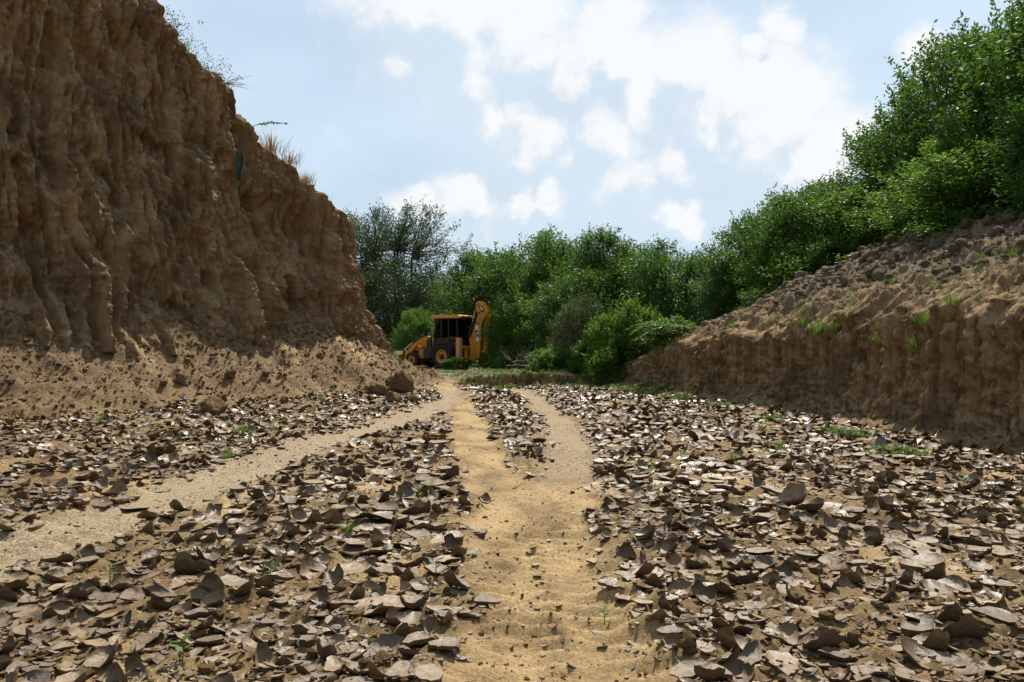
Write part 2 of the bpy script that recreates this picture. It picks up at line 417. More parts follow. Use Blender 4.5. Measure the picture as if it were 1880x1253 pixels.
GRID = {}
def build_ground():
    xs = np.unique(np.round(np.concatenate([-np.geomspace(16, 4000, 34)[::-1], axis([(-15.9, -6, .085), (-6, -1.6, .05), (-1.6, 1.9, .032), (1.9, 6, .05), (6, 10, .09)]), np.geomspace(10.2, 4000, 34)]), 4))
    yl = [4.0]
    while yl[-1] < 46: yl.append(yl[-1] + (min(.055, .0068 * yl[-1]) if 29.3 < yl[-1] < 32.6 else .0068 * yl[-1]))
    ys = np.unique(np.round(np.concatenate([-np.geomspace(.5, 4000, 26)[::-1], np.arange(-.4, 3.95, .15), np.array(yl), np.geomspace(46.5, 6000, 40)]), 4))
    X, Y = np.meshgrid(xs, ys)
    H, trk, tal = ground_h(X, Y)
    far = sstep(.1, .5, Y - ledge_y(X) + .2 * pn(X * 3, Y * 3, 62))
    # sandy left track greyer than the others
    dl, _ = line_dist(TLL, X, Y); grey = sstep(.75, .4, np.abs(dl)) * sstep(-1.2, -2.0, X)
    dr, _ = line_dist(TRR, X, Y); grey = np.maximum(grey, sstep(.55, .25, np.abs(dr)) * sstep(8.5, 11, Y) * .75)
    sand = np.clip(trk * (.75 + .9 * pn(X * 1.7, Y * 1.2, 63)), 0, 1) * (1 - grey)
    sand = np.maximum(sand, .9 * sstep(.25, .5, pn(X * .9, Y * .6, 61)) * sstep(16, 8, Y))
    for x0, y0, rx, ry in ((-5.6, 28.2, 1.0, .8), (-10.0, 21.3, .9, .35), (-7.2, 25.5, .6, .4)):      # pale sand washed out at the foot of the talus
        m = np.exp(-np.clip(((X - x0) / rx) ** 2 + ((Y - y0) / ry) ** 2 + .8 * pn(X * 3, Y * 3, 64), 0, 30)); sand = np.maximum(sand, m); tal = tal * (1 - m)
    V = np.stack([X.ravel(), Y.ravel(), H.ravel()], 1)
    GRID['x'], GRID['y'], GRID['h'] = xs, ys, H
    me = mesh_np('ground', V, grid_faces(len(ys), len(xs)), M['ground'], True,
                 attrs={'sand': sand.ravel(), 'grey': grey.ravel(), 'talus': np.clip(tal * 3, 0, 1).ravel(), 'far': far.ravel()})
    g = link('ground', me)
    tag(g, 'dried pit floor with tyre tracks running to the excavator', kind='structure')
    return g
ground = build_ground()

def gz(x, y):
    xs, ys, H = GRID['x'], GRID['y'], GRID['h']
    i = min(max(int(np.searchsorted(xs, x)) - 1, 0), len(xs) - 2); j = min(max(int(np.searchsorted(ys, y)) - 1, 0), len(ys) - 2)
    a = (x - xs[i]) / (xs[i + 1] - xs[i]); b = (y - ys[j]) / (ys[j + 1] - ys[j])
    return float((H[j, i] * (1 - a) + H[j, i + 1] * a) * (1 - b) + (H[j + 1, i] * (1 - a) + H[j + 1, i + 1] * a) * b)

# ------------------------------------------------------------------ left cliff
def build_cliff():
    def samp(L):
        # dense where the camera sees the face
        s = np.concatenate([[0], np.cumsum(np.hypot(*np.diff(CLs, axis=0).T))])
        yy = CLs[:, 1]; i0 = s[np.argmin(np.abs(yy - 13) + (CLs[:, 0] > -8) * 99)]; i1 = s[np.argmin(np.hypot(CLs[:, 0] + 6.4, CLs[:, 1] - 33.4))]
        return np.concatenate([np.arange(0, i0, .35), np.arange(i0, i1, .052), np.arange(i1, L, .25)])
    u, P, s = resample(CLs, samp)
    T = np.gradient(P, axis=0); T /= np.linalg.norm(T, axis=1)[:, None]
    k = np.ones(9) / 9
    Nn = np.stack([T[:, 1], -T[:, 0]], 1)                    # towards the pit
    for j in range(2): Nn[:, j] = np.convolve(np.pad(Nn[:, j], 4, mode='edge'), k, 'valid')
    Nn /= np.linalg.norm(Nn, axis=1)[:, None]
    zb = cliff_zbase(P[:, 0], P[:, 1]) - .7
    ztop = np.interp(P[:, 1], [5, 17, 21.5, 23.0, 25.4, 27.3, 28.6, 29.6, 30.6, 33, 37, 44], [13.9, 13.7, 13.5, 12.9, 10.5, 8.3, 6.9, 5.9, 5.0, 3.4, 2.4, 1.2])
    ztop = ztop + .38 * pn(u * .9, u * 0, 71) + .22 * pn(u * 2.3, u * 0, 72) + .10 * pn(u * 6, u * 0, 73)
    ztop = ztop + .55 * np.exp(-((P[:, 1] - 25.75) / .22) ** 2) * (P[:, 0] > -12)
    v = np.linspace(0, 1, 245)
    U, Vv = np.meshgrid(u, v); ZB = zb[None, :]; ZT = ztop[None, :]
    Z = ZB + Vv * (ZT - ZB)
    w = U + .45 * pn(U * .35, Z * .22, 81) + .16 * pn(U * 1.3, Z * .7, 82)
    slant = w + .12 * Z
    d = .80 * np.abs(pn(slant * .6, Z * .08, 83)) + .68 * np.abs(pn(slant * 1.6, Z * .12, 84)) + .46 * np.abs(pn(w * 3.9, Z * .22, 85)) + .26 * np.abs(pn(w * 8, Z * .45, 93))
    d += .50 * pn(U * .30, Z * .33, 86) + .22 * fbm(U * 1.2, Z * .8, 87, 3)
    # ledges and pockets
    d += .16 * np.abs(pn(U * 1.1, Z * 1.5 + .5 * U, 88)) * sstep(.15, .5, Vv)
    pock = sstep(.28, .55, pn(U * .95, Z * .6, 89)); d -= .38 * pock
    d += .11 * fbm(U * 3.8, Z * 1.9, 90, 4, .64)
    d += .06 * fbm(U * 10, Z * 7.0, 91, 2, .7)
    d += .07 * sstep(.0, .35, pn(U * .25, Z * .9 + .3 * U, 94)) + .03 * sstep(-.05, .1, pn(U * .7, Z * 2.0, 97))
    flare = .95 * (1 - Vv) ** 4
    back = (.28 * (Z - ZB) ** .85) * np.interp(P[:, 1], [20, 27, 31], [.75, .85, 1.0])[None, :]
    rim = -.55 * sstep(.93, 1.0, Vv) ** 2
    off = d - .88 + flare - back + rim
    X = P[:, 0][None, :] + Nn[:, 0][None, :] * off; Y = P[:, 1][None, :] + Nn[:, 1][None, :] * off
    # top: goes back from the rim
    rows = [.15, .35, .6, .9, 1.3, 1.8, 2.5, 3.5, 5, 8, 14]
    XX, YY, ZZ = [X], [Y], [Z]
    for r in rows:
        o2 = off[-1] - r
        XX.append((P[:, 0] + Nn[:, 0] * o2)[None]); YY.append((P[:, 1] + Nn[:, 1] * o2)[None])
        ZZ.append((ztop + .10 * np.minimum(r, 3) ** .7 + .12 * fbm(u * 1.4, u * 0 + r * 1.3, 95, 3) * min(1, r))[None])
    # back side down to the ground
    o3 = off[-1] - 16
    XX.append((P[:, 0] + Nn[:, 0] * o3)[None]); YY.append((P[:, 1] + Nn[:, 1] * o3)[None]); ZZ.append(np.full((1, len(u)), -.5))
    X = np.concatenate(XX); Y = np.concatenate(YY); Z = np.concatenate(ZZ)
    V = np.stack([X.ravel(), Y.ravel(), Z.ravel()], 1)
    me = mesh_np('cliff', V, grid_faces(X.shape[0], X.shape[1], False), M['cliff'], True)
    o = link('cliff', me)
    tag(o, 'tall fluted brown earth cliff left of the pit floor', kind='structure')
    return u, X, Y, Z, len(v)
cu, cX, cY, cZ, cnv = build_cliff()

def proj(x, y, z):
    return 940 + F * x / y, 626.5 - F * (z - CAMZ) / y

def cliff_at(px, py, rows=None):
    """nearest point of the cliff mesh to a photo pixel that faces the pit"""
    sl = slice(0, cnv + 5) if rows is None else rows
    x, y, z = cX[sl], cY[sl], cZ[sl]
    ok = y > 5
    a = 940 + F * x / np.where(ok, y, 1); b = 626.5 - F * (z - CAMZ) / np.where(ok, y, 1)
    e = (a - px) ** 2 + (b - py) ** 2 + np.where(ok, 0, 1e9) + y * 3.0
    i = np.unravel_index(np.argmin(e), e.shape)
    return Vector((x[i], y[i], z[i]))

# ------------------------------------------------------------------ right bank
def build_bank():
    def samp(L):
        s = np.concatenate([[0], np.cumsum(np.hypot(*np.diff(BKs, axis=0).T))])
        i0 = s[np.argmin(np.abs(BKs[:, 1] - 9))]; i1 = s[np.argmin(np.abs(BKs[:, 1] - 34))]
        return np.concatenate([np.arange(0, i0, .3), np.arange(i0, i1, .042), np.arange(i1, L, .25)])
    u, P, s = resample(BKs, samp)
    T = np.gradient(P, axis=0); T /= np.linalg.norm(T, axis=1)[:, None]
    Nn = np.stack([-T[:, 1], T[:, 0]], 1)                    # towards the pit
    k = np.ones(41) / 41
    for j in range(2): Nn[:, j] = np.convolve(np.pad(Nn[:, j], 20, mode='edge'), k, 'valid')
    Nn /= np.linalg.norm(Nn, axis=1)[:, None]
    y = P[:, 1]
    zr = np.interp(y, [3, 12, 18.5, 23, 26, 28.5, 31, 34, 40], [2.6, 2.5, 2.28, 2.02, 1.72, 1.28, .8, .6, .45]) + .22 * pn(u * .6, u * 0, 101) + .14 * pn(u * 1.9, u * 0, 102) + .06 * pn(u * 5, u * 0, 103)
    zc = np.interp(y, [3, 12, 17, 21.5, 25, 28.5, 32, 36], [4.9, 4.85, 4.75, 4.45, 3.75, 2.7, 1.5, .8])
    wc = np.interp(y, [3, 17, 21.5, 25, 28.5, 32, 36], [4.8, 4.6, 4.3, 3.9, 3.3, 2.4, 1.6])
    XX, YY, ZZ, CC = [], [], [], []
    nf = 62
    for i in range(nf):
        t = i / (nf - 1); z = -.3 + t * (zr + .3)
        w = u + .10 * pn(u * .9, z * .8, 110)
        d = .30 * np.abs(pn(w * .8, z * .2, 111)) + .24 * np.abs(pn(w * 3.1, z * .16, 112)) + .18 * np.abs(pn(w * 7.0, z * .2, 113)) + .16 * pn(u * .33, z * .4, 114)
        d += .11 * fbm(u * 2.6, z * 3.2, 115, 4, .65) + .035 * fbm(u * 12, z * 11, 116, 2, .7)
        d += .26 * np.abs(pn(u * 1.1, z * 1.9, 117)) * sstep(.45, .85, t)
        off = d - .2 + .30 * (1 - t) ** 3 - .32 * t - .30 * sstep(.86, 1, t) ** 2
        XX.append(P[:, 0] + Nn[:, 0] * off); YY.append(P[:, 1] + Nn[:, 1] * off); ZZ.append(z + 0 * u); CC.append(0 * u)
    ofr = off
    ns = 92
    for i in range(1, ns):
        t = i / (ns - 1); r = t * wc
        z = zr + (zc - zr) * (t ** .92) - .12 * np.sin(math.pi * t)
        lump = .20 * fbm(u * .8, r * .8, 121, 3) + .13 * fbm(u * 2.7, r * 2.7, 122, 3, .65) + .05 * fbm(u * 8, r * 8, 123, 2, .6)
        lump *= sstep(0, .08, t) * (.45 + .55 * sstep(0, .5, zc - .8))
        off = ofr * (1 - t) + (-.6) * t - r
        XX.append(P[:, 0] + Nn[:, 0] * off); YY.append(P[:, 1] + Nn[:, 1] * off); ZZ.append(z + lump); CC.append(sstep(.15, .45, t + .12 * pn(u * .7, r * .7, 124)))
    for r in [.4, .9, 1.6, 2.6, 4, 6, 9, 14, 24]:
        XX.append(P[:, 0] + Nn[:, 0] * (off - r)); YY.append(P[:, 1] + Nn[:, 1] * (off - r)); ZZ.append(zc - .10 * r ** .6 + .12 * fbm(u * .8, r + 0 * u, 125, 2) - max(0, r - 9) * .2); CC.append(0 * u + .6)
    X, Y, Z, C = (np.array(a) for a in (XX, YY, ZZ, CC))
    V = np.stack([X.ravel(), Y.ravel(), Z.ravel()], 1)
    me = mesh_np('earth_bank', V, grid_faces(X.shape[0], X.shape[1], True), M['bank'], True, attrs={'clod': C.ravel()})
    o = link('earth_bank', me)
    tag(o, 'cut earth bank with a clod covered slope below the trees', kind='structure')
    return o, X, Y, Z, nf, ns
bank, bX, bY, bZ, bnf, bns = build_bank()

def bank_at(px, py):
    x, y, z = bX, bY, bZ
    ok = y > 5
    a = 940 + F * x / np.where(ok, y, 1); b = 626.5 - F * (z - CAMZ) / np.where(ok, y, 1)
    e = (a - px) ** 2 + (b - py) ** 2 + np.where(ok, 0, 1e9) + y * 2.0
    i = np.unravel_index(np.argmin(e), e.shape)
    return Vector((x[i], y[i], z[i]))

# ------------------------------------------------------------------ mud flakes
def voronoi(pts, cell, K=18):
    """clipped Voronoi polygon of every point (grid search for neighbours)"""
    from collections import defaultdict
    G = defaultdict(list)
    for i, (x, y) in enumerate(pts): G[(int(x // cell), int(y // cell))].append(i)
    polys = []
    for i, (x, y) in enumerate(pts):
        gx, gy = int(x // cell), int(y // cell); nb = []
        for a in (-1, 0, 1):
            for b in (-1, 0, 1): nb += G.get((gx + a, gy + b), ())
        nb = sorted((((pts[j][0] - x) ** 2 + (pts[j][1] - y) ** 2, j) for j in nb if j != i))[:K]
        R = cell * .62
        poly = [(-R, -R), (R, -R), (R, R), (-R, R)]
        for d2, j in nb:
            nx, ny = pts[j][0] - x, pts[j][1] - y; c = d2 / 2
            out = []; m = len(poly)
            for k in range(m):
                p, q = poly[k], poly[(k + 1) % m]
                sp = p[0] * nx + p[1] * ny - c; sq = q[0] * nx + q[1] * ny - c
                if sp <= 0: out.append(p)
                if sp * sq < 0:
                    t = sp / (sp - sq); out.append((p[0] + t * (q[0] - p[0]), p[1] + t * (q[1] - p[1])))
            poly = out
            if not poly: break
        polys.append(poly)
    return polys

def flake_geo(poly, rng, n, rings, curl, thick):
    """a plate curled up at its edges: returns V (local), F tris, mat index"""
    P = np.array(poly); Q = np.vstack([P, P[:1]])
    L = np.concatenate([[0], np.cumsum(np.hypot(*np.diff(Q, axis=0).T))])
    s = (np.arange(n) + rng.uniform(-.25, .25, n)) / n * L[-1]
    cen = P.mean(0)
    B = np.stack([np.interp(s % L[-1], L, Q[:, 0]), np.interp(s % L[-1], L, Q[:, 1])], 1)
    size = math.sqrt(max(1e-6, abs(np.sum(P[:, 0] * np.roll(P[:, 1], -1) - P[:, 1] * np.roll(P[:, 0], -1)) / 2)))
    B = cen + (B - cen) * (.95 + rng.uniform(-.15, .05, n))[:, None]
    rB = np.hypot(*(B - cen).T); B = cen + (B - cen) * ((rB.mean() / (rB + 1e-6)) ** .18)[:, None]
    c = B.mean(0); B = B - c
    th = np.arctan2(B[:, 1], B[:, 0]); ph = rng.uniform(0, 6.28); ph2 = rng.uniform(0, 6.28)
    A = curl * (.48 + .52 * np.cos(th - ph) + .30 * np.cos(2 * th - ph2) + rng.uniform(-.13, .13, n))
    A = np.clip(A, -.03, 1.1)
    rr = [0] + list(rings)
    tilt = rng.normal(0, .065, 2)
    top = [np.array([[0, 0, 0]])]
    for r in rings:
        k = r ** 2.2
        xy = B * (r * (1 - .38 * np.clip(A, 0, 1) * k))[:, None]
        z = size * .58 * A * k
        if 0 < r < 1: z = z + rng.uniform(-.022, .022, n) * size
        top.append(np.column_stack([xy, z]))
    Vt = np.concatenate(top); Vt[:, 2] += Vt[:, 0] * tilt[0] + Vt[:, 1] * tilt[1]
    Vb = Vt.copy(); Vb[:, 2] -= thick; Vb[:, :2] *= .985
    nt = len(Vt); f = []; mi = []
    for k in range(n):
        k2 = (k + 1) % n
        f.append((0, 1 + k, 1 + k2))
        for r in range(len(rings) - 1):
            a = 1 + r * n + k; b = 1 + r * n + k2; cc = a + n; d = b + n
            f.append((a, cc, d)); f.append((a, d, b))
    ft = np.array(f); fb = ft[:, ::-1] + nt
    e0 = 1 + (len(rings) - 1) * n
    side = []
    Vs = np.concatenate([Vt[e0:e0 + n], Vb[e0:e0 + n]])
    for k in range(n):
        k2 = (k + 1) % n; a, b, cc, d = 2 * nt + k, 2 * nt + k2, 2 * nt + n + k, 2 * nt + n + k2
        side.append((a, cc, d)); side.append((a, d, b))
    V = np.concatenate([Vt, Vb, Vs]); Fc = np.concatenate([ft, fb, np.array(side)])
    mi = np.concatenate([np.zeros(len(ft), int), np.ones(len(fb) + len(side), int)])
    return V, Fc, mi, c, size

def build_flakes():
    rng = np.random.default_rng(21)
    pts = []
    st = .118
    gx, gy = np.meshgrid(np.arange(-11.5, 8.6, st), np.arange(3.0, 31, st))
    gx = (gx + rng.uniform(-.45, .45, gx.shape) * st).ravel(); gy = (gy + rng.uniform(-.45, .45, gy.shape) * st).ravel()
    vis = np.abs(gx) < .66 * gy + .5
    gx, gy = gx[vis], gy[vis]
    dens = pn(gx * .55, gy * .55, 131)
    keep = rng.random(len(gx)) < np.clip(.62 - .75 * dens, .16, .95) * np.interp(gy, [4, 8, 14], [.80, .95, 1.0])
    gx, gy = gx[keep], gy[keep]
    _, trk, tal = ground_h(gx, gy, False)
    db, _ = line_dist(BKs, gx, gy)
    ly = ledge_y(gx)
    polys = voronoi(list(zip(gx.tolist(), gy.tolist())), .75)
    H = ground_h(gx, gy)[0]
    sandy = pn(gx * .8, gy * .8, 133)
    items = []
    for i, poly in enumerate(polys):
        if len(poly) < 3 or trk[i] > rng.uniform(.02, .95) ** 1.3 or tal[i] > .10 or db[i] > -.35 or gy[i] > ly[i] - .6: continue
        x, y = gx[i], gy[i]
        if rng.random() < np.clip(.17 + .9 * sandy[i], .06, .75): continue
        dist = math.hypot(x, y)
        near = dist < 9.5
        curl = float(np.clip(rng.gamma(2.0, .30), .05, .95))
        if rng.random() < .25: curl *= .3
        if trk[i] > .15: curl *= .3
        nn, rg = (18, (.4, .7, .88, 1.0)) if dist < 6.5 else (13, (.5, .8, 1.0)) if dist < 8.5 else ((9, (.6, 1.0)) if dist < 12.5 else (8, (1.0,)))
        V, Fc, mi, c, size = flake_geo(poly, rng, nn, rg, curl, float(np.clip(rng.gamma(3, .0055), .007, .035)))
        if size < .05: continue
        items.append((size / dist, x + c[0], y + c[1], H[i] + rng.uniform(-.004, .022), V, Fc, mi, rng.beta(1.6, 1.6)))
    items.sort(key=lambda a: -a[0])
    for sc, x, y, z, V, Fc, mi, tone in items[:300]:
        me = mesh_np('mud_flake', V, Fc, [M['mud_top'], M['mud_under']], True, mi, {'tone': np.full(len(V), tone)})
        link('mud_flake', me, ground, (x, y, z))
    Vs, Fs, Ms, Ts, o = [], [], [], [], 0
    for sc, x, y, z, V, Fc, mi, tone in items[300:]:
        Vs.append(V + np.array([x, y, z])); Fs.append(Fc + o); Ms.append(mi); Ts.append(np.full(len(V), tone)); o += len(V)
    me = mesh_np('mud_flakes', np.concatenate(Vs), np.concatenate(Fs), [M['mud_top'], M['mud_under']], True, np.concatenate(Ms), {'tone': np.concatenate(Ts)})
    f = link('mud_flakes', me, ground); tag(f, 'curled dry mud flakes covering the pit floor', kind='stuff')
    print('flakes', len(items), 'tris', sum(len(a) for a in Fs))

    # small chips between the plates and along the tracks
    n = 17000
    yy = 3.2 * (26 / 3.2) ** rng.random(n); xx = rng.uniform(-.66, .66, n) * yy
    _, trk, tal = ground_h(xx, yy, False); db, _ = line_dist(BKs, xx, yy)
    keep = (rng.random(n) > trk * .40) & (tal < .2) & (db < -.2) & (yy < ledge_y(xx) - .4)
    xx, yy, trk = xx[keep], yy[keep], trk[keep]; n = len(xx); hh = ground_h(xx, yy)[0]
    k = 6
    a = (np.arange(k)[None, :] + rng.uniform(-.3, .3, (n, k))) * 2 * math.pi / k
    r = rng.gamma(2.2, .0105, n)[:, None].clip(.006, .06) * rng.uniform(.6, 1.2, (n, k)) * np.where(trk > .2, .62, 1)[:, None]
    px = r * np.cos(a); py = r * np.sin(a) * rng.uniform(.5, 1, n)[:, None]
    tx, ty = rng.normal(0, .30, (2, n))
    pz = px * tx[:, None] + py * ty[:, None] + rng.uniform(0, .25, n)[:, None] * (px ** 2) / r.max(1)[:, None]
    lift = np.where(rng.random(n) < .3, rng.uniform(.01, .03, n), .006)
    lift = np.where(trk > .03, .002, lift)
    topv = np.stack([xx[:, None] + px, yy[:, None] + py, hh[:, None] + lift[:, None] + pz], 2)
    botv = topv - np.array([0, 0, .009])
    V = np.concatenate([topv, botv], 1).reshape(-1, 3)
    base = (np.arange(n) * 2 * k)[:, None]
    top = np.concatenate([base + np.array([0, i, i + 1])[None, :] for i in range(1, k - 1)])
    side = np.concatenate([base + np.array([i, i + k, (i + 1) % k + k])[None, :] for i in range(k)] + [base + np.array([i, (i + 1) % k + k, (i + 1) % k])[None, :] for i in range(k)])
    mi = np.concatenate([np.zeros(len(top), int), np.ones(len(side), int)])
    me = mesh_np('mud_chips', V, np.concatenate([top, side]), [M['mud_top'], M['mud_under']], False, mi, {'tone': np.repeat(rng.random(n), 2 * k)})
    c = link('mud_chips', me, ground); tag(c, 'small broken mud chips', kind='stuff')
build_flakes()

# ------------------------------------------------------------------ clods and boulders
def ico(sub):
    bm = bmesh.new(); bmesh.ops.create_icosphere(bm, subdivisions=sub, radius=1.0)
    V = np.array([v.co[:] for v in bm.verts]); Fc = np.array([[v.index for v in f.verts] for f in bm.faces]); bm.free(); return V, Fc
ICO1, ICO2, ICO3 = ico(1), ico(2), ico(4)

def rock_np(base, rng, amp=.28, flat=.75):
    V, Fc = base; V = V.copy()
    s = rng.uniform(0, 99, 3)
    for _ in range(5):              # a few flat broken faces
        d = rng.normal(0, 1, 3); d /= np.linalg.norm(d); c = rng.uniform(.55, .85)
        k = V @ d; m = k > c; V[m] -= np.outer(k[m] - c, d)
    n = fbm(V[:, 0] * 1.3 + s[0] + V[:, 2], V[:, 1] * 1.3 + s[1] - V[:, 2] * .7, int(s[2]), 3)
    n2 = fbm(V[:, 0] * 5 + s[1], V[:, 1] * 5 + V[:, 2] * 5, int(s[0]), 3, .6)
    V = V * (1 + amp * n + .08 * n2)[:, None]
    V[:, 2] *= flat
    return V, Fc

def build_clods():
    rng = np.random.default_rng(33)
    kinds = [rock_np(ICO2, rng, .35, rng.uniform(.6, .9)) for _ in range(8)]
    small = [rock_np(ICO1, rng, .35, rng.uniform(.6, .9)) for _ in range(8)]
    meshes = [mesh_np('clod', V, Fc, M['clod'], True) for V, Fc in kinds]
    # right slope
    n = 6500
    r0, r1 = bnf + 2, bnf + bns - 1
    vis_c = np.where((bY[bnf] > 9.5) & (bY[bnf] < 31))[0]
    ci = rng.choice(vis_c, n); ri = (r0 + (r1 - r0) * rng.random(n) ** .8).astype(int)
    x, y, z = bX[ri, ci], bY[ri, ci], bZ[ri, ci]
    upper = (ri - r0) / (r1 - r0)
    r = np.clip(rng.gamma(1.4, .030, n), .014, .17) * (.45 + .75 * sstep(.1, .5, upper))
    big = rng.random(n) < .012; r[big & (upper > .2)] *= 1.8
    r = np.minimum(r, .30)
    order = np.argsort(-r / y)
    for j in order[:300]:
        link('clod', meshes[rng.integers(8)], bank, (x[j], y[j], z[j] + r[j] * .25), rng.uniform(0, 6.28, 3), r[j] * rng.uniform(.8, 1.25, 3))
    parts = []
    for j in order[300:]:
        V, Fc = small[rng.integers(8)]
        a = rng.uniform(0, 6.28); R = np.array([[math.cos(a), -math.sin(a), 0], [math.sin(a), math.cos(a), 0], [0, 0, 1]])
        parts.append(((V * r[j] * rng.uniform(.8, 1.2, 3)) @ R.T + np.array([x[j], y[j], z[j] + r[j] * .2]), Fc))
    V, Fc = join_np(parts)
    o = link('clods', mesh_np('clods', V, Fc, M['clod'], False), bank); tag(o, 'small loose clods on the bank slope', kind='stuff')
    # talus under the cliff and crumbs at the toe of the bank
    parts = []
    n = 62000
    x = rng.uniform(-13, -3, n); y = rng.uniform(14, 33, n)
    dc, _ = line_dist(CLs, x, y)
    _, _, t = ground_h(x, y, False)
    keep = (dc > -.3) & (dc < 3.3) & (np.abs(x) < .66 * y) & (rng.random(n) < .25 + .75 * t)
    x, y = x[keep], y[keep]
    x2 = []; y2 = []
    idx = rng.integers(0, len(BKs), 0)
    u, P, _ = resample(BKs, .02); k = (P[:, 1] > 9) & (P[:, 1] < 31); P = P[k]
    q = rng.integers(0, len(P), 900); x2 = P[q, 0] - np.abs(rng.normal(0, .35, 900)) + .12; y2 = P[q, 1] + rng.uniform(-.1, .1, 900)
    x = np.concatenate([x, x2]); y = np.concatenate([y, y2]); n = len(x)
    yf = 3.3 * (26 / 3.3) ** rng.random(10000); xf = rng.uniform(-.66, .66, 10000) * yf
    _, tf, ta = ground_h(xf, yf, False); kf = (ta < .3) & (line_dist(BKs, xf, yf)[0] < -.1) & (rng.random(10000) > tf * .75)
    xf, yf, tf = xf[kf], yf[kf], tf[kf]
    x = np.concatenate([x, xf]); y = np.concatenate([y, yf])
    z = ground_h(x, y)[0]; r = np.clip(rng.gamma(1.0, .017, n), .010, .11)
    r = np.concatenate([r, np.clip(rng.gamma(1.6, .0085, len(xf)), .005, .05) * np.where(tf > .2, .6, 1)]); n = len(x)
    for j in range(n):
        V, Fc = small[rng.integers(8)]
        a = rng.uniform(0, 6.28); R = np.array([[math.cos(a), -math.sin(a), 0], [math.sin(a), math.cos(a), 0], [0, 0, 1]])
        parts.append(((V * r[j] * rng.uniform(.8, 1.2, 3)) @ R.T + np.array([x[j], y[j], z[j] + r[j] * .15]), Fc))
    V, Fc = join_np(parts); print('talus clods', n)
    o = link('crumbs', mesh_np('crumbs', V, Fc, M['red_clod'], False), ground); tag(o, 'crumbled reddish earth below the cliff', kind='stuff')
build_clods()

def build_boulders():
    rng = np.random.default_rng(5)
    spec = [  # px, py of the base, width px, height px, label
        (380, 765, 58, 26, 'long flat brown boulder lying at the edge of the mud flakes'),
        (733, 724, 46, 34, 'large rounded tan boulder at the foot of the dirt slope'),
        (692, 726, 40, 18, 'wedge shaped brown boulder touching the large tan boulder'),
        (719, 740, 26, 15, 'small brown boulder in front of the large tan boulder'),
        (410, 710, 22, 19, 'reddish rock lying alone halfway up the dirt slope'),
        (328, 745, 22, 15, 'square reddish rock just behind the long flat boulder'),
        (347, 741, 12, 11, 'pebble sized reddish rock between the square rock and the long flat boulder'),
        (421, 737, 19, 12, 'reddish rock behind the right end of the long flat boulder'),
        (521, 741, 15, 10, 'small dark red rock beside the pale sand patch'),
        (759, 738, 26, 12, 'low brown boulder to the right of the large tan boulder'),
        (122, 742, 24, 17, 'dark rock half buried low on the dirt slope')]
    for px, py, w, h, lab in spec:
        d = F * CAMZ / (py - 626.5)
        for _ in range(12):                     # walk along the ray until it meets the ground
            x = (px - 940) * d / F; d = F * (CAMZ - gz(x, d)) / (py - 626.5)
            d = min(max(d, 8), 30)
        p = at(px, py, d); r = w * d / F / 2 * 1.1; hh = h * d / F
        V, Fc = rock_np(ICO3, rng, .32, 1.0)
        V = V * np.array([r, r * .8, hh * .80])
        me = mesh_np('boulder', V, Fc, M['red_clod'], True)
        o = link('boulder', me, None, (p.x, p.y + r * .6, gz(p.x, p.y + r * .6) + hh * .40), (0, 0, rng.uniform(-.3, .3)))
        tag(o, lab, 'rock', 'boulders below the cliff')
build_boulders()

# ------------------------------------------------------------------ vegetation
def leaves_np(C, Dv, n_per, spread, length, leaf, rng, up=.35, aspect=.45):
    """leaf rhombs in elongated clumps; C centres, Dv clump axes"""
    m = len(C); N = m * n_per
    c = np.repeat(C, n_per, 0); ax = np.repeat(Dv, n_per, 0)
    ln = np.repeat(length, n_per) if hasattr(length, '__len__') else length
    sp = np.repeat(spread, n_per) if hasattr(spread, '__len__') else np.full(N, spread)
    t = rng.uniform(-.5, .5, N)
    p = c + ax * (t * ln)[:, None] + rng.normal(0, 1, (N, 3)) * (sp * (1 - .75 * np.clip(t + .1, 0, .6)))[:, None]
    a = rng.normal(0, 1, (N, 3)) + ax * .7; a /= np.linalg.norm(a, axis=1)[:, None]
    nrm = rng.normal(0, 1, (N, 3)) + np.array([0, 0, up * 2]); b = np.cross(nrm, a); b /= np.linalg.norm(b, axis=1)[:, None] + 1e-9
    L = leaf * rng.uniform(.65, 1.3, N)
    V = np.empty((N, 4, 3))
    V[:, 0] = p; V[:, 1] = p + a * (L * .5)[:, None] + b * (L * aspect * .5)[:, None]
    V[:, 2] = p + a * L[:, None]; V[:, 3] = p + a * (L * .5)[:, None] - b * (L * aspect * .5)[:, None]
    f = np.arange(N * 4).reshape(N, 4)
    tone = np.clip(np.repeat(rng.beta(2, 2, m), n_per) * .6 + rng.random(N) * .5 - .05, 0, 1)
    return V.reshape(-1, 3), f, np.repeat(tone, 4)

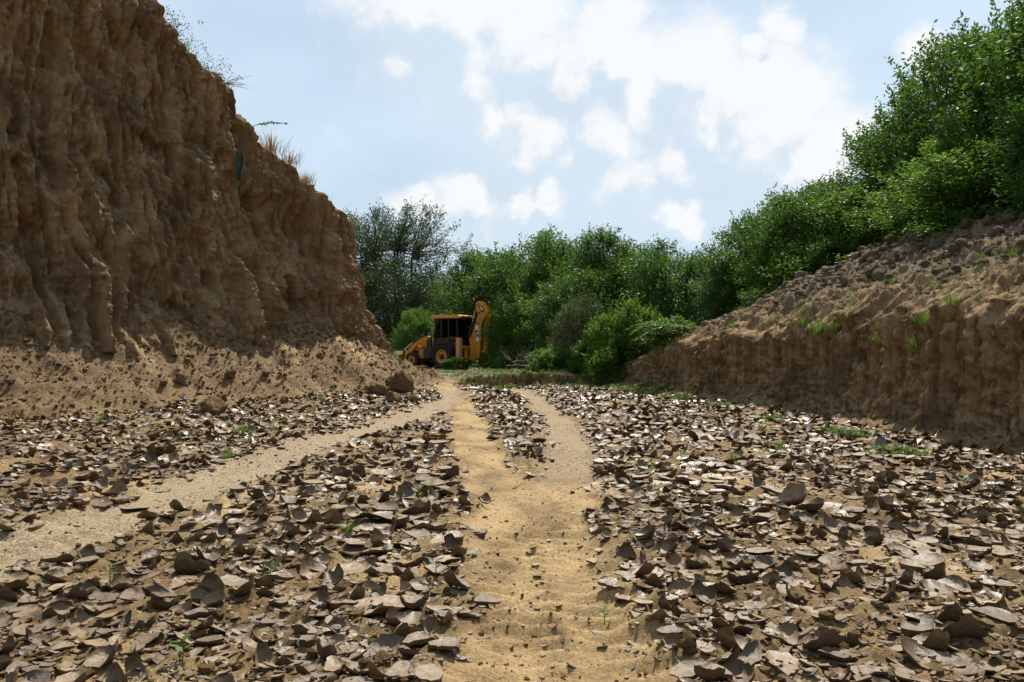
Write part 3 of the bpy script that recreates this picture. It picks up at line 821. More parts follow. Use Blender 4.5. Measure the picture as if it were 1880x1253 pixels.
def make_tree(seed, H, R, n_cl, n_per, leaf, prof, mat, airy=False, sprays=40, low=.06, stems=6):
    """crown + trunk meshes of a many stemmed tree, base at the origin"""
    rng = np.random.default_rng(seed)
    C = []; 
    ph = rng.uniform(0, 6.28, n_cl); t = low + (1 - low) * rng.random(n_cl) ** .9
    lob = 1 + (.9 if airy else .6) * pn(ph * 1.3 + seed, t * 3.3, seed) + .3 * pn(ph * 3, t * 7, seed + 1)
    pr = np.interp(t, *prof)
    rad = R * pr * lob * (.45 + .55 * rng.random(n_cl) ** .45)
    top = 1 + .22 * pn(np.cos(ph) * 1.4 * pr + seed, np.sin(ph) * 1.4 * pr, seed + 2)
    C = np.stack([rad * np.cos(ph), rad * np.sin(ph), H * t * top], 1)
    out = np.stack([np.cos(ph), np.sin(ph), np.zeros(n_cl)], 1)
    Dv = out * rng.uniform(.2, 1.0, n_cl)[:, None] + np.array([0, 0, 1.0]) * rng.uniform(.1, 1.0, n_cl)[:, None] + rng.normal(0, .25, (n_cl, 3))
    Dv /= np.linalg.norm(Dv, axis=1)[:, None]
    # thin sprays sticking out of the outline
    hi = np.argsort(-(C[:, 2] / H + .3 * rad / R))[:max(1, n_cl // 3)]
    k = rng.choice(hi, sprays)
    Cs = C[k] + Dv[k] * rng.uniform(.25, .6, sprays)[:, None] * (R / 2.6); Ds = Dv[k] * .5 + np.array([0, 0, 1]) + rng.normal(0, .3, (sprays, 3)); Ds /= np.linalg.norm(Ds, axis=1)[:, None]
    s1 = .21 * R / 2.6 * (0.75 if airy else 1)
    V1, f1, t1 = leaves_np(C, Dv, n_per, s1, .75 * R / 2.6, leaf, rng)
    V2, f2, t2 = leaves_np(Cs, Ds, max(8, n_per // 3), .05, .8 * R / 2.6, leaf, rng)
    V = np.concatenate([V1, V2]); f = np.concatenate([f1, f2 + len(V1)]); tone = np.concatenate([t1, t2])
    crown = mesh_np('crown', V, f, mat, False, attrs={'tone': tone})
    # stems, limbs and twigs
    parts = []; tips = []
    for i in range(stems):
        a = i * 6.283 / stems + rng.uniform(-.4, .4); lean = rng.uniform(.15, .55)
        end = np.array([math.cos(a) * R * lean, math.sin(a) * R * lean, H * rng.uniform(.55, .85)])
        s = np.linspace(0, 1, 7)[:, None]
        p = end * s * np.array([1, 1, 1]) + np.array([math.cos(a), math.sin(a), 0]) * (s * (1 - s)) * R * .35 + rng.normal(0, .05, (7, 3)) * s * R * .3
        p[0] = [math.cos(a) * .08, math.sin(a) * .08, -.25]
        parts.append(tube_np(p, np.linspace(.030, .008, 7) * H * (.55 if stems > 4 else .9), 6)); tips.append(p)
    T = np.concatenate([p[2:] for p in tips])
    allC = np.concatenate([C, Cs])
    sel = rng.permutation(len(allC))[:420]
    for j in sel:
        c = allC[j]; dd = np.linalg.norm(T - c, axis=1) + .6 * np.maximum(0, T[:, 2] - c[2]); b = T[np.argmin(dd)]
        mid = (b + c) / 2 + rng.normal(0, .06, 3) * np.linalg.norm(c - b) + np.array([0, 0, -.05])
        parts.append(tube_np(np.array([b, mid, c]), np.array([.0055, .0035, .0012]) * H * .6, 4))
    Vt, ft = join_np(parts)
    trunk = mesh_np('trunk', Vt, ft, M['bark'], True)
    return crown, trunk

DOME = ([0, .1, .3, .55, .8, .93, 1.0], [.85, 1.0, 1.0, .97, .84, .58, .3])
VASE = ([0, .15, .4, .65, .85, 1.0], [.35, .6, .9, 1.0, .75, .3])
TALL = ([0, .15, .4, .7, .9, 1.0], [.75, .9, 1.0, .92, .66, .3])
AIRY = ([0, .25, .5, .75, .9, 1.0], [.3, .7, .95, 1.0, .8, .4])
TV = {
    'a': make_tree(1, 6, 2.6, 640, 66, .135, DOME, M['leaf'], sprays=110),
    'b': make_tree(2, 6, 2.6, 600, 66, .135, TALL, M['leaf'], sprays=120),
    'c': make_tree(3, 6, 2.6, 640, 64, .13, DOME, M['leaf_b'], sprays=120),
    'd': make_tree(4, 6, 2.6, 560, 62, .135, TALL, M['leaf'], sprays=130),
    'far': make_tree(5, 6, 2.6, 420, 50, .12, DOME, M['leaf_far'], sprays=40),
    'airy': make_tree(6, 8, 3.0, 330, 40, .13, AIRY, M['leaf_far'], airy=True, sprays=70, low=.35, stems=4),
    'bush': make_tree(7, 6, 3.2, 260, 34, .36, DOME, M['leaf_b'], sprays=30),
    'olive': make_tree(8, 6, 3.0, 300, 40, .22, DOME, M['leaf_olive'], sprays=60),
}
TH = {k: (8 if k == 'airy' else 6) for k in TV}
TR = {'airy': 3.0, 'bush': 3.2, 'olive': 3.0}

def plant(kind, name, cat, x, y, z, H, R, label, group=None, rz=None):
    e = bpy.data.objects.new(name, None); COL.objects.link(e)
    e.location = (x, y, z); e.rotation_euler = (0, 0, random.uniform(0, 6.28) if rz is None else rz)
    r = R / TR.get(kind, 2.6); e.scale = (r, r, H / TH[kind])
    e.empty_display_size = .2
    tag(e, label, cat, group)
    link('crown', TV[kind][0], e); link('trunk', TV[kind][1], e)
    return e

def zbank(x, y):
    d = (bX - x) ** 2 + (bY - y) ** 2; i = np.unravel_index(np.argmin(d), d.shape); return float(bZ[i])

TREES = [  # kind, px, top py, depth, radius, label, base z or None
    ('a', 1985, -60, 20.5, 3.0, 'tall dark green tree cut by the right frame edge'),
    ('b', 1822, -15, 22.5, 2.5, 'tallest tree on the bank, its top reaching the upper right corner'),
    ('a', 1700, 95, 25.5, 2.5, 'tree on the bank with a stepped shoulder below the tallest tree'),
    ('d', 1618, 215, 27.5, 2.2, 'leaning tree on the bank standing out against the clouds'),
    ('c', 1760, 235, 21.2, 2.3, 'bright leafy tree just behind the clod slope under the tallest tree'),
    ('c', 1520, 325, 27.5, 2.2, 'rounded light green tree at the middle of the bank crest'),
    ('a', 1425, 340, 29.5, 2.2, 'domed tree behind the lower end of the clod slope'),
    ('b', 1335, 385, 31.5, 1.9, 'narrow dark tree where the tall trees of the bank end'),
    ('c', 1640, 345, 24.2, 1.9, 'low bushy tree touching the ridge of clods'),
    ('a', 1885, 150, 19.6, 2.2, 'dark bushy tree at the right frame edge right above the slope'),
    ('a', 1560, 395, 25.8, 1.6, 'shady bush tucked behind the middle of the clod ridge'),
    ('a', 1470, 420, 27.2, 1.6, 'dark bush under the rounded light green tree'),
    ('c', 1385, 440, 28.6, 1.5, 'bright bush at the lower end of the clod ridge'),
    ('a', 1300, 480, 31.0, 1.5, 'bush filling the gap at the foot of the narrow dark tree'),
    ('d', 1250, 432, 36.0, 2.2, 'airy tree in the dip between the bank trees and the centre thicket'),
    ('c', 1185, 468, 38.5, 2.2, 'low bright tree at the lowest point of the tree line'),
    ('a', 1110, 428, 40.0, 2.4, 'pointed tree right of the centre thicket'),
    ('b', 1035, 436, 43.0, 2.6, 'dark tree in the middle of the centre thicket'),
    ('d', 965, 418, 46.0, 3.0, 'tallest tree of the thicket behind the digger arm'),
    ('a', 890, 462, 49.0, 2.4, 'tree at the left end of the thicket behind the cab'),
    ('c', 1005, 488, 41.5, 2.1, 'rounded bright tree beside the raised digger arm'),
    ('c', 932, 540, 42.3, 1.15, 'leafy bush in front of the digger bucket'),
    ('a', 1060, 500, 37.5, 2.0, 'shady tree behind the grey olive shrub'),
]
for kind, px, py, d, R, lab in TREES:
    p = at(px, py, d)
    if px > 1290: p.x += 1.5; d += .6
    z0 = zbank(p.x, d) if px > 1215 else gz(p.x, d)
    z0 = min(z0, p.z - 2.0) - .15
    plant(kind, 'tree', 'tree', p.x, d, z0, (p.z - z0) * (.90 if px > 1250 else .85), R * 1.15, lab, 'trees behind the pit')
FAR = [
    ('airy', 735, 395, 60, 3.9, 'feathery sparse tree with open branches above the cliff end'),
    ('airy', 665, 405, 63, 3.0, 'feathery tree half hidden by the end of the cliff'),
    ('airy', 808, 505, 60, 2.2, 'thin wispy tree between the feathery tree and the thicket'),
    ('far', 722, 490, 56, 3.6, 'dense dark tree filling the gap behind the loader'),
    ('far', 775, 525, 54, 2.6, 'dark round tree directly above the cab roof'),
    ('far', 650, 500, 60, 4.0, 'dark tree behind the end of the cliff'),
    ('far', 845, 560, 56, 2.8, 'low dark tree between cab roof and digger arm'),
    ('c', 765, 582, 50, 1.3, 'small bright bush behind the loader bonnet'),
]
for kind, px, py, d, R, lab in FAR:
    p = at(px, py, d); z0 = gz(p.x, d) - .1
    plant(kind, 'tree', 'tree', p.x, d, z0, p.z - z0, R, lab, 'trees behind the pit')
def far_wood():         # the wood goes on behind as one mass
    rng = np.random.default_rng(90); parts = []; tones = []
    me = TV['far'][0]; co = np.empty(len(me.vertices) * 3, np.float32); me.vertices.foreach_get('co', co); co = co.reshape(-1, 4, 3)
    for i in range(10):
        q = co[rng.random(len(co)) < .4]; c = q.mean(1, keepdims=True); q = c * np.array([1.9, 1.9, .85]) + (q - c) * 1.7
        a = rng.uniform(0, 6.28); R = np.array([[math.cos(a), -math.sin(a), 0], [math.sin(a), math.cos(a), 0], [0, 0, 1]])
        q = q.reshape(-1, 3) @ R.T + np.array([-36 + i * 8.5 + rng.uniform(-2, 2), 68 + rng.uniform(-3, 5), 0])
        parts.append((q, np.arange(len(q)).reshape(-1, 4))); tones.append(np.repeat(rng.random(len(q) // 4), 4))
    V, f = join_np(parts)
    o = link('far_wood', mesh_np('far_wood', V, f, M['leaf_far'], False, attrs={'tone': np.concatenate(tones)})); tag(o, 'dark wood closing the view behind the digger', kind='stuff')
far_wood()

p = at(1062, 552, 33.5); plant('olive', 'shrub', 'shrub', p.x, 33.5, gz(p.x, 33.5), p.z - gz(p.x, 33.5), 1.05, 'grey olive thorny shrub beside the dead branches')
p = at(1010, 640, 32.6); plant('bush', 'shrub', 'shrub', p.x, 32.6, gz(p.x, 32.6) - .05, .95, .8, 'low green shrub in front of the dead branches')
p = at(1120, 600, 31.5); plant('bush', 'shrub', 'shrub', p.x, 31.5, .2, p.z - .1, .95, 'bright broad leaved bush at the corner of the earth bank')
p = at(1165, 575, 31.0); plant('bush', 'shrub', 'shrub', p.x + .1, 31.0, .6, p.z - .5, 1.0, 'bright green bush growing on the low end of the bank')
p = at(1225, 590, 29.0); plant('bush', 'shrub', 'shrub', p.x + .2, 29.0, zbank(p.x + .2, 29.0) - .1, 1.0, .95, 'bright shrub spilling over the bank above the feathery branches')
p = at(1085, 640, 32.0); plant('bush', 'shrub', 'shrub', p.x, 32.0, gz(p.x, 32.0) - .05, 1.3, .85, 'leafy shrub on the ledge in front of the grey olive shrub')
p = at(1110, 655, 30.3); plant('bush', 'shrub', 'shrub', p.x, 30.3, -.05, 1.35, .62, 'light green bush rooted at the foot of the bank end')
p = at(836, 655, 41.5); plant('bush', 'shrub', 'shrub', p.x, 41.5, gz(p.x, 41.5) - .05, .62, .62, 'small weedy bush in front of the stabiliser leg')

def blades(n, h, spread, rng, width=.012, droop=.5):
    parts = []
    for i in range(n):
        a = rng.uniform(0, 6.28); r = spread * rng.random() ** .7; hh = h * rng.uniform(.5, 1.1); w = width * rng.uniform(.7, 1.3)
        d = np.array([math.cos(a), math.sin(a), 0]); s = np.array([-d[1], d[0], 0])
        lean = rng.uniform(.15, .9) * droop
        b = d * r * rng.uniform(.3, 1)
        V = []
        for t, ww in ((0, 1), (.4, .9), (.75, .6), (1, .06)):
            p = b + d * (lean * hh * t ** 2) + np.array([0, 0, hh * (t - .28 * lean * t ** 3)])
            V += [p - s * w * ww, p + s * w * ww]
        f = np.array([(0, 1, 3, 2), (2, 3, 5, 4), (4, 5, 7, 6)])
        parts.append((np.array(V), f))
    return join_np(parts)

def seedling(rng, n=7, h=.12, leaf=.07):
    parts = [tube_np(np.array([[0, 0, -.01], [.004, 0, h * .5], [0, .005, h]]), [.004, .003, .002], 4)]
    for i in range(n):
        a = i * 2.4 + rng.uniform(-.3, .3); z = h * (.3 + .7 * i / n); L = leaf * rng.uniform(.7, 1.2)
        d = np.array([math.cos(a), math.sin(a), rng.uniform(.1, .6)]); s = np.array([-math.sin(a), math.cos(a), 0]) * L * .24
        p = np.array([0, 0, z])
        parts.append((np.array([p, p + d * L * .5 + s, p + d * L, p + d * L * .5 - s]), np.array([(0, 1, 2, 3)])))
    return join_np(parts)

def veg_mesh(name, VF, mat, rng):
    V, f = VF
    return mesh_np(name, V, f, mat, False, attrs={'tone': rng.random(len(V)) * .5 + .25})

rg = np.random.default_rng(77)
TUFT = [veg_mesh('grass_tuft', blades(80, .40, .26, rg, .0048, 1.1), M['grass'], rg) for _ in range(3)]
SEED = [veg_mesh('seedling', seedling(rg, 8), M['grass'], rg) for _ in range(3)]
DRYT = [veg_mesh('dry_grass', blades(120, .5, .55, rg, .007, .9), M['dry'], rg) for _ in range(2)]

def on_ground(px, py):
    d = F * CAMZ / max(8, py - 626.5)
    for _ in range(15):
        x = (px - 940) * d / F; nd = F * (CAMZ - gz(x, d)) / max(8, py - 626.5); d = .5 * d + .5 * min(max(nd, 3), 45)
    x = (px - 940) * d / F; return Vector((x, d, gz(x, d)))

# grass tufts on the bank: px, py, scale, label
BT = [(1505, 612, 1.25, 'dense grass tuft hanging over the rim at the middle of the bank'), (1475, 600, .9, 'grass tuft just left of the dense tuft on the rim'),
      (1540, 605, .8, 'grass tuft just right of the dense tuft on the rim'), (1685, 640, .95, 'grass tuft growing out of the upper cut face below the rim'),
      (1620, 630, .75, 'thin grass tuft on the cut face between two larger tufts'), (1755, 560, .8, 'grass tuft on the small shelf above the cut face'),
      (1700, 590, .7, 'long bladed grass tuft on the rim near the shelf'), (1420, 590, .6, 'small grass tuft on the rim towards the far end'),
      (1560, 555, .5, 'small tuft in the middle of the clod slope'), (1640, 520, .5, 'tuft below the largest clods on the slope'),
      (1800, 475, .55, 'bright leafed weed high on the clod slope'), (1860, 470, .6, 'weed patch on the slope at the right frame edge'),
      (1720, 525, .5, 'low green weed beside the dark clod'), (1370, 575, .55, 'grass on the slope above the far end of the cut'),
      (1490, 660, .6, 'short grass tuft hanging on the middle of the cut face'), (1345, 600, .5, 'tuft at the rim near the green branches')]
for i, (px, py, s, lab) in enumerate(BT):
    p = bank_at(px, py)
    o = link('grass_tuft', TUFT[i % 3], None, p - Vector((.03, .03, .03)), (0, 0, i * 1.3), s); tag(o, lab, 'grass', 'grass tufts on the earth bank')
GT = [(445, 800, .8, 'tall grass sprig standing in the mud beside the left track'), (418, 845, .55, 'grass sprig at the edge of the left track'),
      (505, 790, .5, 'small grass sprig behind the left track'), (1430, 830, .6, 'grass sprig in the middle of the right mud field'),
      (1345, 845, .4, 'thin grass sprig left of the middle of the right mud field'), (785, 900, .4, 'grass sprig at the left side of the centre track'),
      (640, 980, .35, 'low weed sprig between the two tracks'), (312, 648, .9, 'green grass clump on the slope against the cliff'),
      (38, 620, .8, 'green weeds at the far left foot of the cliff'), (185, 680, .5, 'grass sprig low on the left dirt slope'),
      (590, 705, .6, 'grass clump on the slope near the tan boulder')]
for i, (px, py, s, lab) in enumerate(GT):
    p = on_ground(px, py); o = link('grass_tuft', TUFT[i % 3], None, p, (0, 0, i * 2.1), s); tag(o, lab, 'grass', 'grass sprigs on the pit floor')
SD = [(335, 1222, 'leafy green seedling among the mud flakes at the bottom left'), (202, 1072, 'pale green seedling among the mud flakes left of centre'), (498, 1072, 'seedling in the sandy patch between the tracks'),
      (800, 1062, 'single bladed seedling beside the centre track'), (768, 930, 'yellow green seedling left of the centre track'), (1110, 1152, 'flat yellow green seedling on the sand of the track'),
      (1190, 872, 'green seedling just right of the far tracks'), (1683, 897, 'seedling at the far right of the mud field'), (1250, 850, 'seedling among the dark flakes right of the tracks'), (1770, 905, 'seedling near the foot of the bank at the right edge')]
for i, (px, py, lab) in enumerate(SD):
    p = on_ground(px, py); o = link('seedling', SEED[i % 3], None, p + Vector((0, 0, .02)), (0, 0, i * 1.7), 1.0 if py > 1000 else 1.3); tag(o, lab, 'seedling', 'seedlings in the dried mud')

def ground_cover(name, label, spots, n, h, rng, mat):
    """low plants nobody could count"""
    parts = []
    for (x0, y0, rx, ry, k) in spots:
        for i in range(int(n * k)):
            x = x0 + rng.normal(0, rx * .5); y = y0 + rng.normal(0, ry * .5)
            V, f = blades(5, h * rng.uniform(.5, 1.2), .05, rng, .012, 1.2)
            parts.append((V + np.array([x, y, gz_fast(x, y)]), f))
    V, f = join_np(parts); me = mesh_np(name, V, f, mat, False, attrs={'tone': rng.random(len(V)) * .7})
    o = link(name, me); tag(o, label, 'grass', kind='stuff'); return o
def gz_fast(x, y): return gz(x, y) - .01
def bank_weeds():
    rng = np.random.default_rng(55); parts = []
    vis = np.where((bY[bnf] > 10) & (bY[bnf] < 30))[0]
    clump = pn(np.arange(4000) * .013, np.zeros(4000), 140)
    for i in range(750):
        c = rng.choice(vis); r = int(bnf - 10 + abs(rng.normal(0, 1)) * 26)
        if r >= bnf + bns - 2 or pn(np.array([bX[r, c] * .9]), np.array([bY[r, c] * .9 + r * .05]), 141)[0] < .02: continue
        V, f = blades(rng.integers(4, 11), rng.uniform(.06, .20), .06, rng, .006, 1.2)
        parts.append((V + np.array([bX[r, c], bY[r, c], bZ[r, c] - .01]), f))
    V, f = join_np(parts); o = link('bank_weeds', mesh_np('bank_weeds', V, f, M['grass'], False, attrs={'tone': rng.random(len(V)) * .8}))
    tag(o, 'scattered small weeds along the rim and slope of the earth bank', 'weeds', kind='stuff')
bank_weeds()
sp = []
for px, py, rx, ry, k in [(1165, 715, .5, .5, 1), (1200, 722, .5, .5, 1.2), (1250, 732, .5, .5, .7), (1130, 712, .4, .5, .7), (1320, 748, .4, .4, .35), (1420, 772, .4, .4, .3), (1560, 800, .4, .4, .3), (1650, 830, .5, .4, .3)]:
    p = on_ground(px, py); sp.append((p.x, p.y, rx, ry, k))
ground_cover('green_ground_cover', 'bright low weeds along the foot of the right bank', sp, 300, .15, rg, M['grass'])
sp = [(x, y, 1.0, .8, .8) for x, y in [(-1.0, 33), (.2, 32.4), (1.4, 32), (2.6, 32.2), (.6, 34), (-2.4, 35), (1.8, 33.6), (0, 36), (-1.5, 37), (2, 35.5), (-3.5, 38)]] + [(.6, 29.4, 1.1, .4, .5), (2.4, 29.4, .9, .4, .7), (-.6, 29.4, .7, .4, .3), (1.6, 28.8, 1.2, .5, .4)]
sp += [(x, float(ledge_y(np.array([x]))[0]) + .06, .5, .14, .5) for x in np.arange(-1.6, 3.8, .45)]
ground_cover('ledge_grass', 'short grass on the ledge at the end of the pit', sp, 120, .15, rg, M['grass'])
sp = [(-7.0, 38, 1.0, 1.0, 2.2), (-6.0, 38.4, .6, .9, 1.4)]
ground_cover('mound_grass', 'tall green grass on the small earth mound behind the loader bucket', sp, 130, .5, rg, M['grass'])
p = on_ground(563, 618); ground_cover('slope_grass', 'mossy green grass on the top of the dirt slope', [(p.x, p.y, .8, .5, 1)], 120, .1, rg, M['grass'])

# green feathery branches over the bank end
def frond(rng, L, n=60, droop=.35, leaf=.09):
    s = np.linspace(0, 1, 8); a = rng.uniform(-.3, .3)
    p = np.stack([L * s, L * .25 * a * s ** 2, L * (.35 * s - droop * 1.3 * s ** 2)], 1)
    stem = tube_np(p, np.linspace(.012, .003, 8), 4)
    parts = []
    for i in range(n):
        t = rng.uniform(.12, 1); c = np.array([np.interp(t, s, p[:, j]) for j in range(3)]); sg = rng.choice([-1, 1])
        d = np.array([rng.uniform(.2, .8), sg * rng.uniform(.5, 1), rng.uniform(-.35, .15)]); d /= np.linalg.norm(d)
        l = leaf * rng.uniform(1.2, 3.0) * (1.2 - .6 * t)
        w = np.cross(d, [0, 0, 1.0]) * leaf * .35
        parts.append((np.array([c, c + d * l * .5 + w, c + d * l, c + d * l * .5 - w]), np.array([(0, 1, 2, 3)])))
    return stem, join_np(parts)
def frond_bush(px, py, n, L, label, flip=0):
    p = bank_at(px, py); rng = np.random.default_rng(int(px))
    e = bpy.data.objects.new('trailing_bush', None); COL.objects.link(e); e.location = p; tag(e, label, 'bush')
    st, lv = [], []
    for i in range(n):
        s, l = frond(rng, L * rng.uniform(.6, 1.15), 80)
        a = math.pi + rng.uniform(-1.15, 1.15) + flip; c, si = math.cos(a), math.sin(a); R = np.array([[c, -si, 0], [si, c, 0], [0, 0, 1]])
        off = np.array([rng.uniform(-.4, .4), rng.uniform(-.9, .9), rng.uniform(-.05, .35)])
        st.append((s[0] @ R.T + off, s[1])); lv.append((l[0] @ R.T + off, l[1]))
    V, f = join_np(st); link('stem', mesh_np('stem', V, f, M['bark'], True), e)
    V, f = join_np(lv); link('foliage', mesh_np('foliage', V, f, M['leaf_b'], False, attrs={'tone': rng.random(len(V))}), e)
frond_bush(1240, 612, 34, 1.5, 'feathery green branches trailing over the far end of the cut bank')
frond_bush(1180, 640, 26, 1.2, 'feathery bush hanging down to the corner of the bank')

# rim vegetation on the cliff
def rim_clump(px, py, mesh, s, name, lab, cat, rows=None):
    p = cliff_at(px, py, rows or slice(cnv - 8, cnv + 5)); o = link(name, mesh, None, p + Vector((0, 0, -.05)), (0, 0, px), s); tag(o, lab, cat); return o
rim = [(505, 268, 1.4, 'straw coloured dry bush on the cliff rim below the knob'), (530, 300, 1.2, 'dry brown grass on the sloping cliff rim'), (560, 335, 1.1, 'dry grass clump halfway down the sloping rim'),
       (590, 372, 1.0, 'short dry grass on the lower cliff rim'), (640, 418, .9, 'pale dry tuft at the end of the cliff rim')]
for i, (px, py, s, lab) in enumerate(rim): rim_clump(px, py, DRYT[i % 2], s, 'dry_grass', lab, 'dry grass')
CREEP = veg_mesh('creeper', leaves_np(rg.normal(0, .25, (40, 3)) * np.array([1, 1, .5]), np.tile([0.3, 0, .9], (40, 1)), 16, .07, .25, .06, rg)[:2], M['leaf_far'], rg)
for px, py, s, lab in [(325, 40, 1.2, 'small leafed plant on the cliff rim near the upper frame edge'), (352, 80, 1.1, 'sparse plant on the rim above the hanging creeper'), (395, 118, 1.2, 'green creeper on the cliff rim left of the wiry twigs'), (425, 140, .9, 'leafy base of the wiry twigs on the rim')]:
    rim_clump(px, py, CREEP, s, 'creeper', lab, 'plant')
def wiry(seed, n, L, up):
    rng = np.random.default_rng(seed); parts = []
    for i in range(n):
        a = rng.uniform(-.9, .9); l = L * rng.uniform(.5, 1.1); s = np.linspace(0, 1, 7)
        p = np.stack([l * s * math.cos(a), l * s * math.sin(a), l * (up * rng.uniform(.3, 1.2) * s - .25 * s ** 2) + .03 * np.sin(s * 9 + i)], 1)
        parts.append(tube_np(p, np.linspace(.010, .003, 7), 4))
    return join_np(parts)
V, f = wiry(3, 12, 1.3, .5); p = cliff_at(432, 150, slice(cnv - 8, cnv + 5))
o = link('wiry_twigs', mesh_np('wiry_twigs', V, f, M['deadwood'], True), None, p); tag(o, 'bare wiry twigs reaching out from the cliff rim into the sky', 'twigs')
p = cliff_at(468, 228, slice(cnv - 30, cnv + 3)); e = bpy.data.objects.new('leafy_branch', None); COL.objects.link(e); e.location = p; tag(e, 'leafy green branch sticking out from the cliff below the knob', 'branch')
s_, l_ = frond(np.random.default_rng(4), 1.15, 90, .2, .07)
link('stem', mesh_np('stem', s_[0], s_[1], M['bark'], True), e); link('foliage', mesh_np('foliage', l_[0], l_[1], M['leaf'], False, attrs={'tone': rg.random(len(l_[0]))}), e)

def build_cloth():
    p = cliff_at(430, 282); n, m = 22, 9
    t = np.linspace(0, 1, n)[:, None]; a = np.linspace(-1, 1, m)[None, :]
    w = .085 + .03 * np.sin(t * 3.5) - .035 * t
    x = a * w + .03 * np.sin(t * 6); y = -.10 - .07 * np.cos(a * 5 + t * 2) - .05 * t; z = -t * .98 - .03 * np.abs(a) + .02 * np.sin(a * 7)
    V1 = np.stack([x.ravel(), y.ravel(), z.ravel()], 1); V2 = V1 + np.array([0, .012, 0]); k = len(V1)
    g = grid_faces(n, m); V = np.concatenate([V1, V2])
    bd = [i for i in range(m)] + [r * m + m - 1 for r in range(1, n)] + [(n - 1) * m + i for i in range(m - 2, -1, -1)] + [r * m for r in range(n - 2, 0, -1)]
    rimf = [(bd[i], bd[(i + 1) % len(bd)], bd[(i + 1) % len(bd)] + k, bd[i] + k) for i in range(len(bd))]
    o = link('cloth_strip', mesh_np('cloth_strip', V, [g, g[:, ::-1] + k, np.array(rimf)], M['cloth'], True), None, p + Vector((.22, -.25, 0)), (0, 0, .6))
    tag(o, 'dark green cloth strip hanging out of the cliff face', 'cloth')
build_cloth()

def branches(seed, n, L, R, flat=.5):
    rng = np.random.default_rng(seed); parts = []
    for i in range(n):
        l = L * rng.uniform(.5, 1.2); a = rng.uniform(0, 6.28); el = rng.uniform(-.1, flat); s = np.linspace(0, 1, 7)
        d = np.array([math.cos(a) * math.cos(el), math.sin(a) * math.cos(el), math.sin(el)])
        bow = np.cross(d, rng.normal(0, 1, 3)); b = rng.normal(0, R, 3) * np.array([1, .6, .35])
        p = b + np.outer(s - .3, d) * l + np.outer(np.sin(s * 3.1) * .22 * l, bow) + rng.normal(0, .02, (7, 3)); p[:, 2] = np.maximum(p[:, 2], .03) 
        r = rng.uniform(.015, .04) * l
        parts.append(tube_np(p, np.linspace(r, r * .25, 7), 5))
        for _ in range(2):
            j = rng.integers(2, 6); e = p[j] + (d + rng.normal(0, .8, 3)) * l * .35
            parts.append(tube_np(np.array([p[j], (p[j] + e) / 2 + rng.normal(0, .04, 3), e]), np.array([r * .5, r * .3, r * .1]), 4))
    return join_np(parts)
V, f = branches(9, 30, 1.5, .6, .8); x = (985 - 940) * 33.9 / F
o = link('dead_branches', mesh_np('dead_branches', V, f, M['deadwood'], True), None, (x, 33.9, gz(x, 33.9) + .30)); tag(o, 'grey heap of dead branches at the edge of the thicket', 'branches')
V, f = branches(12, 6, .55, .16, .15); p = on_ground(1195, 985)
o = link('fallen_twig', mesh_np('fallen_twig', V, f, M['deadwood'], True), None, p + Vector((0, 0, .03)), None, (1, 1, .35)); tag(o, 'thin dry twigs lying on the mud right of the track', 'twigs')

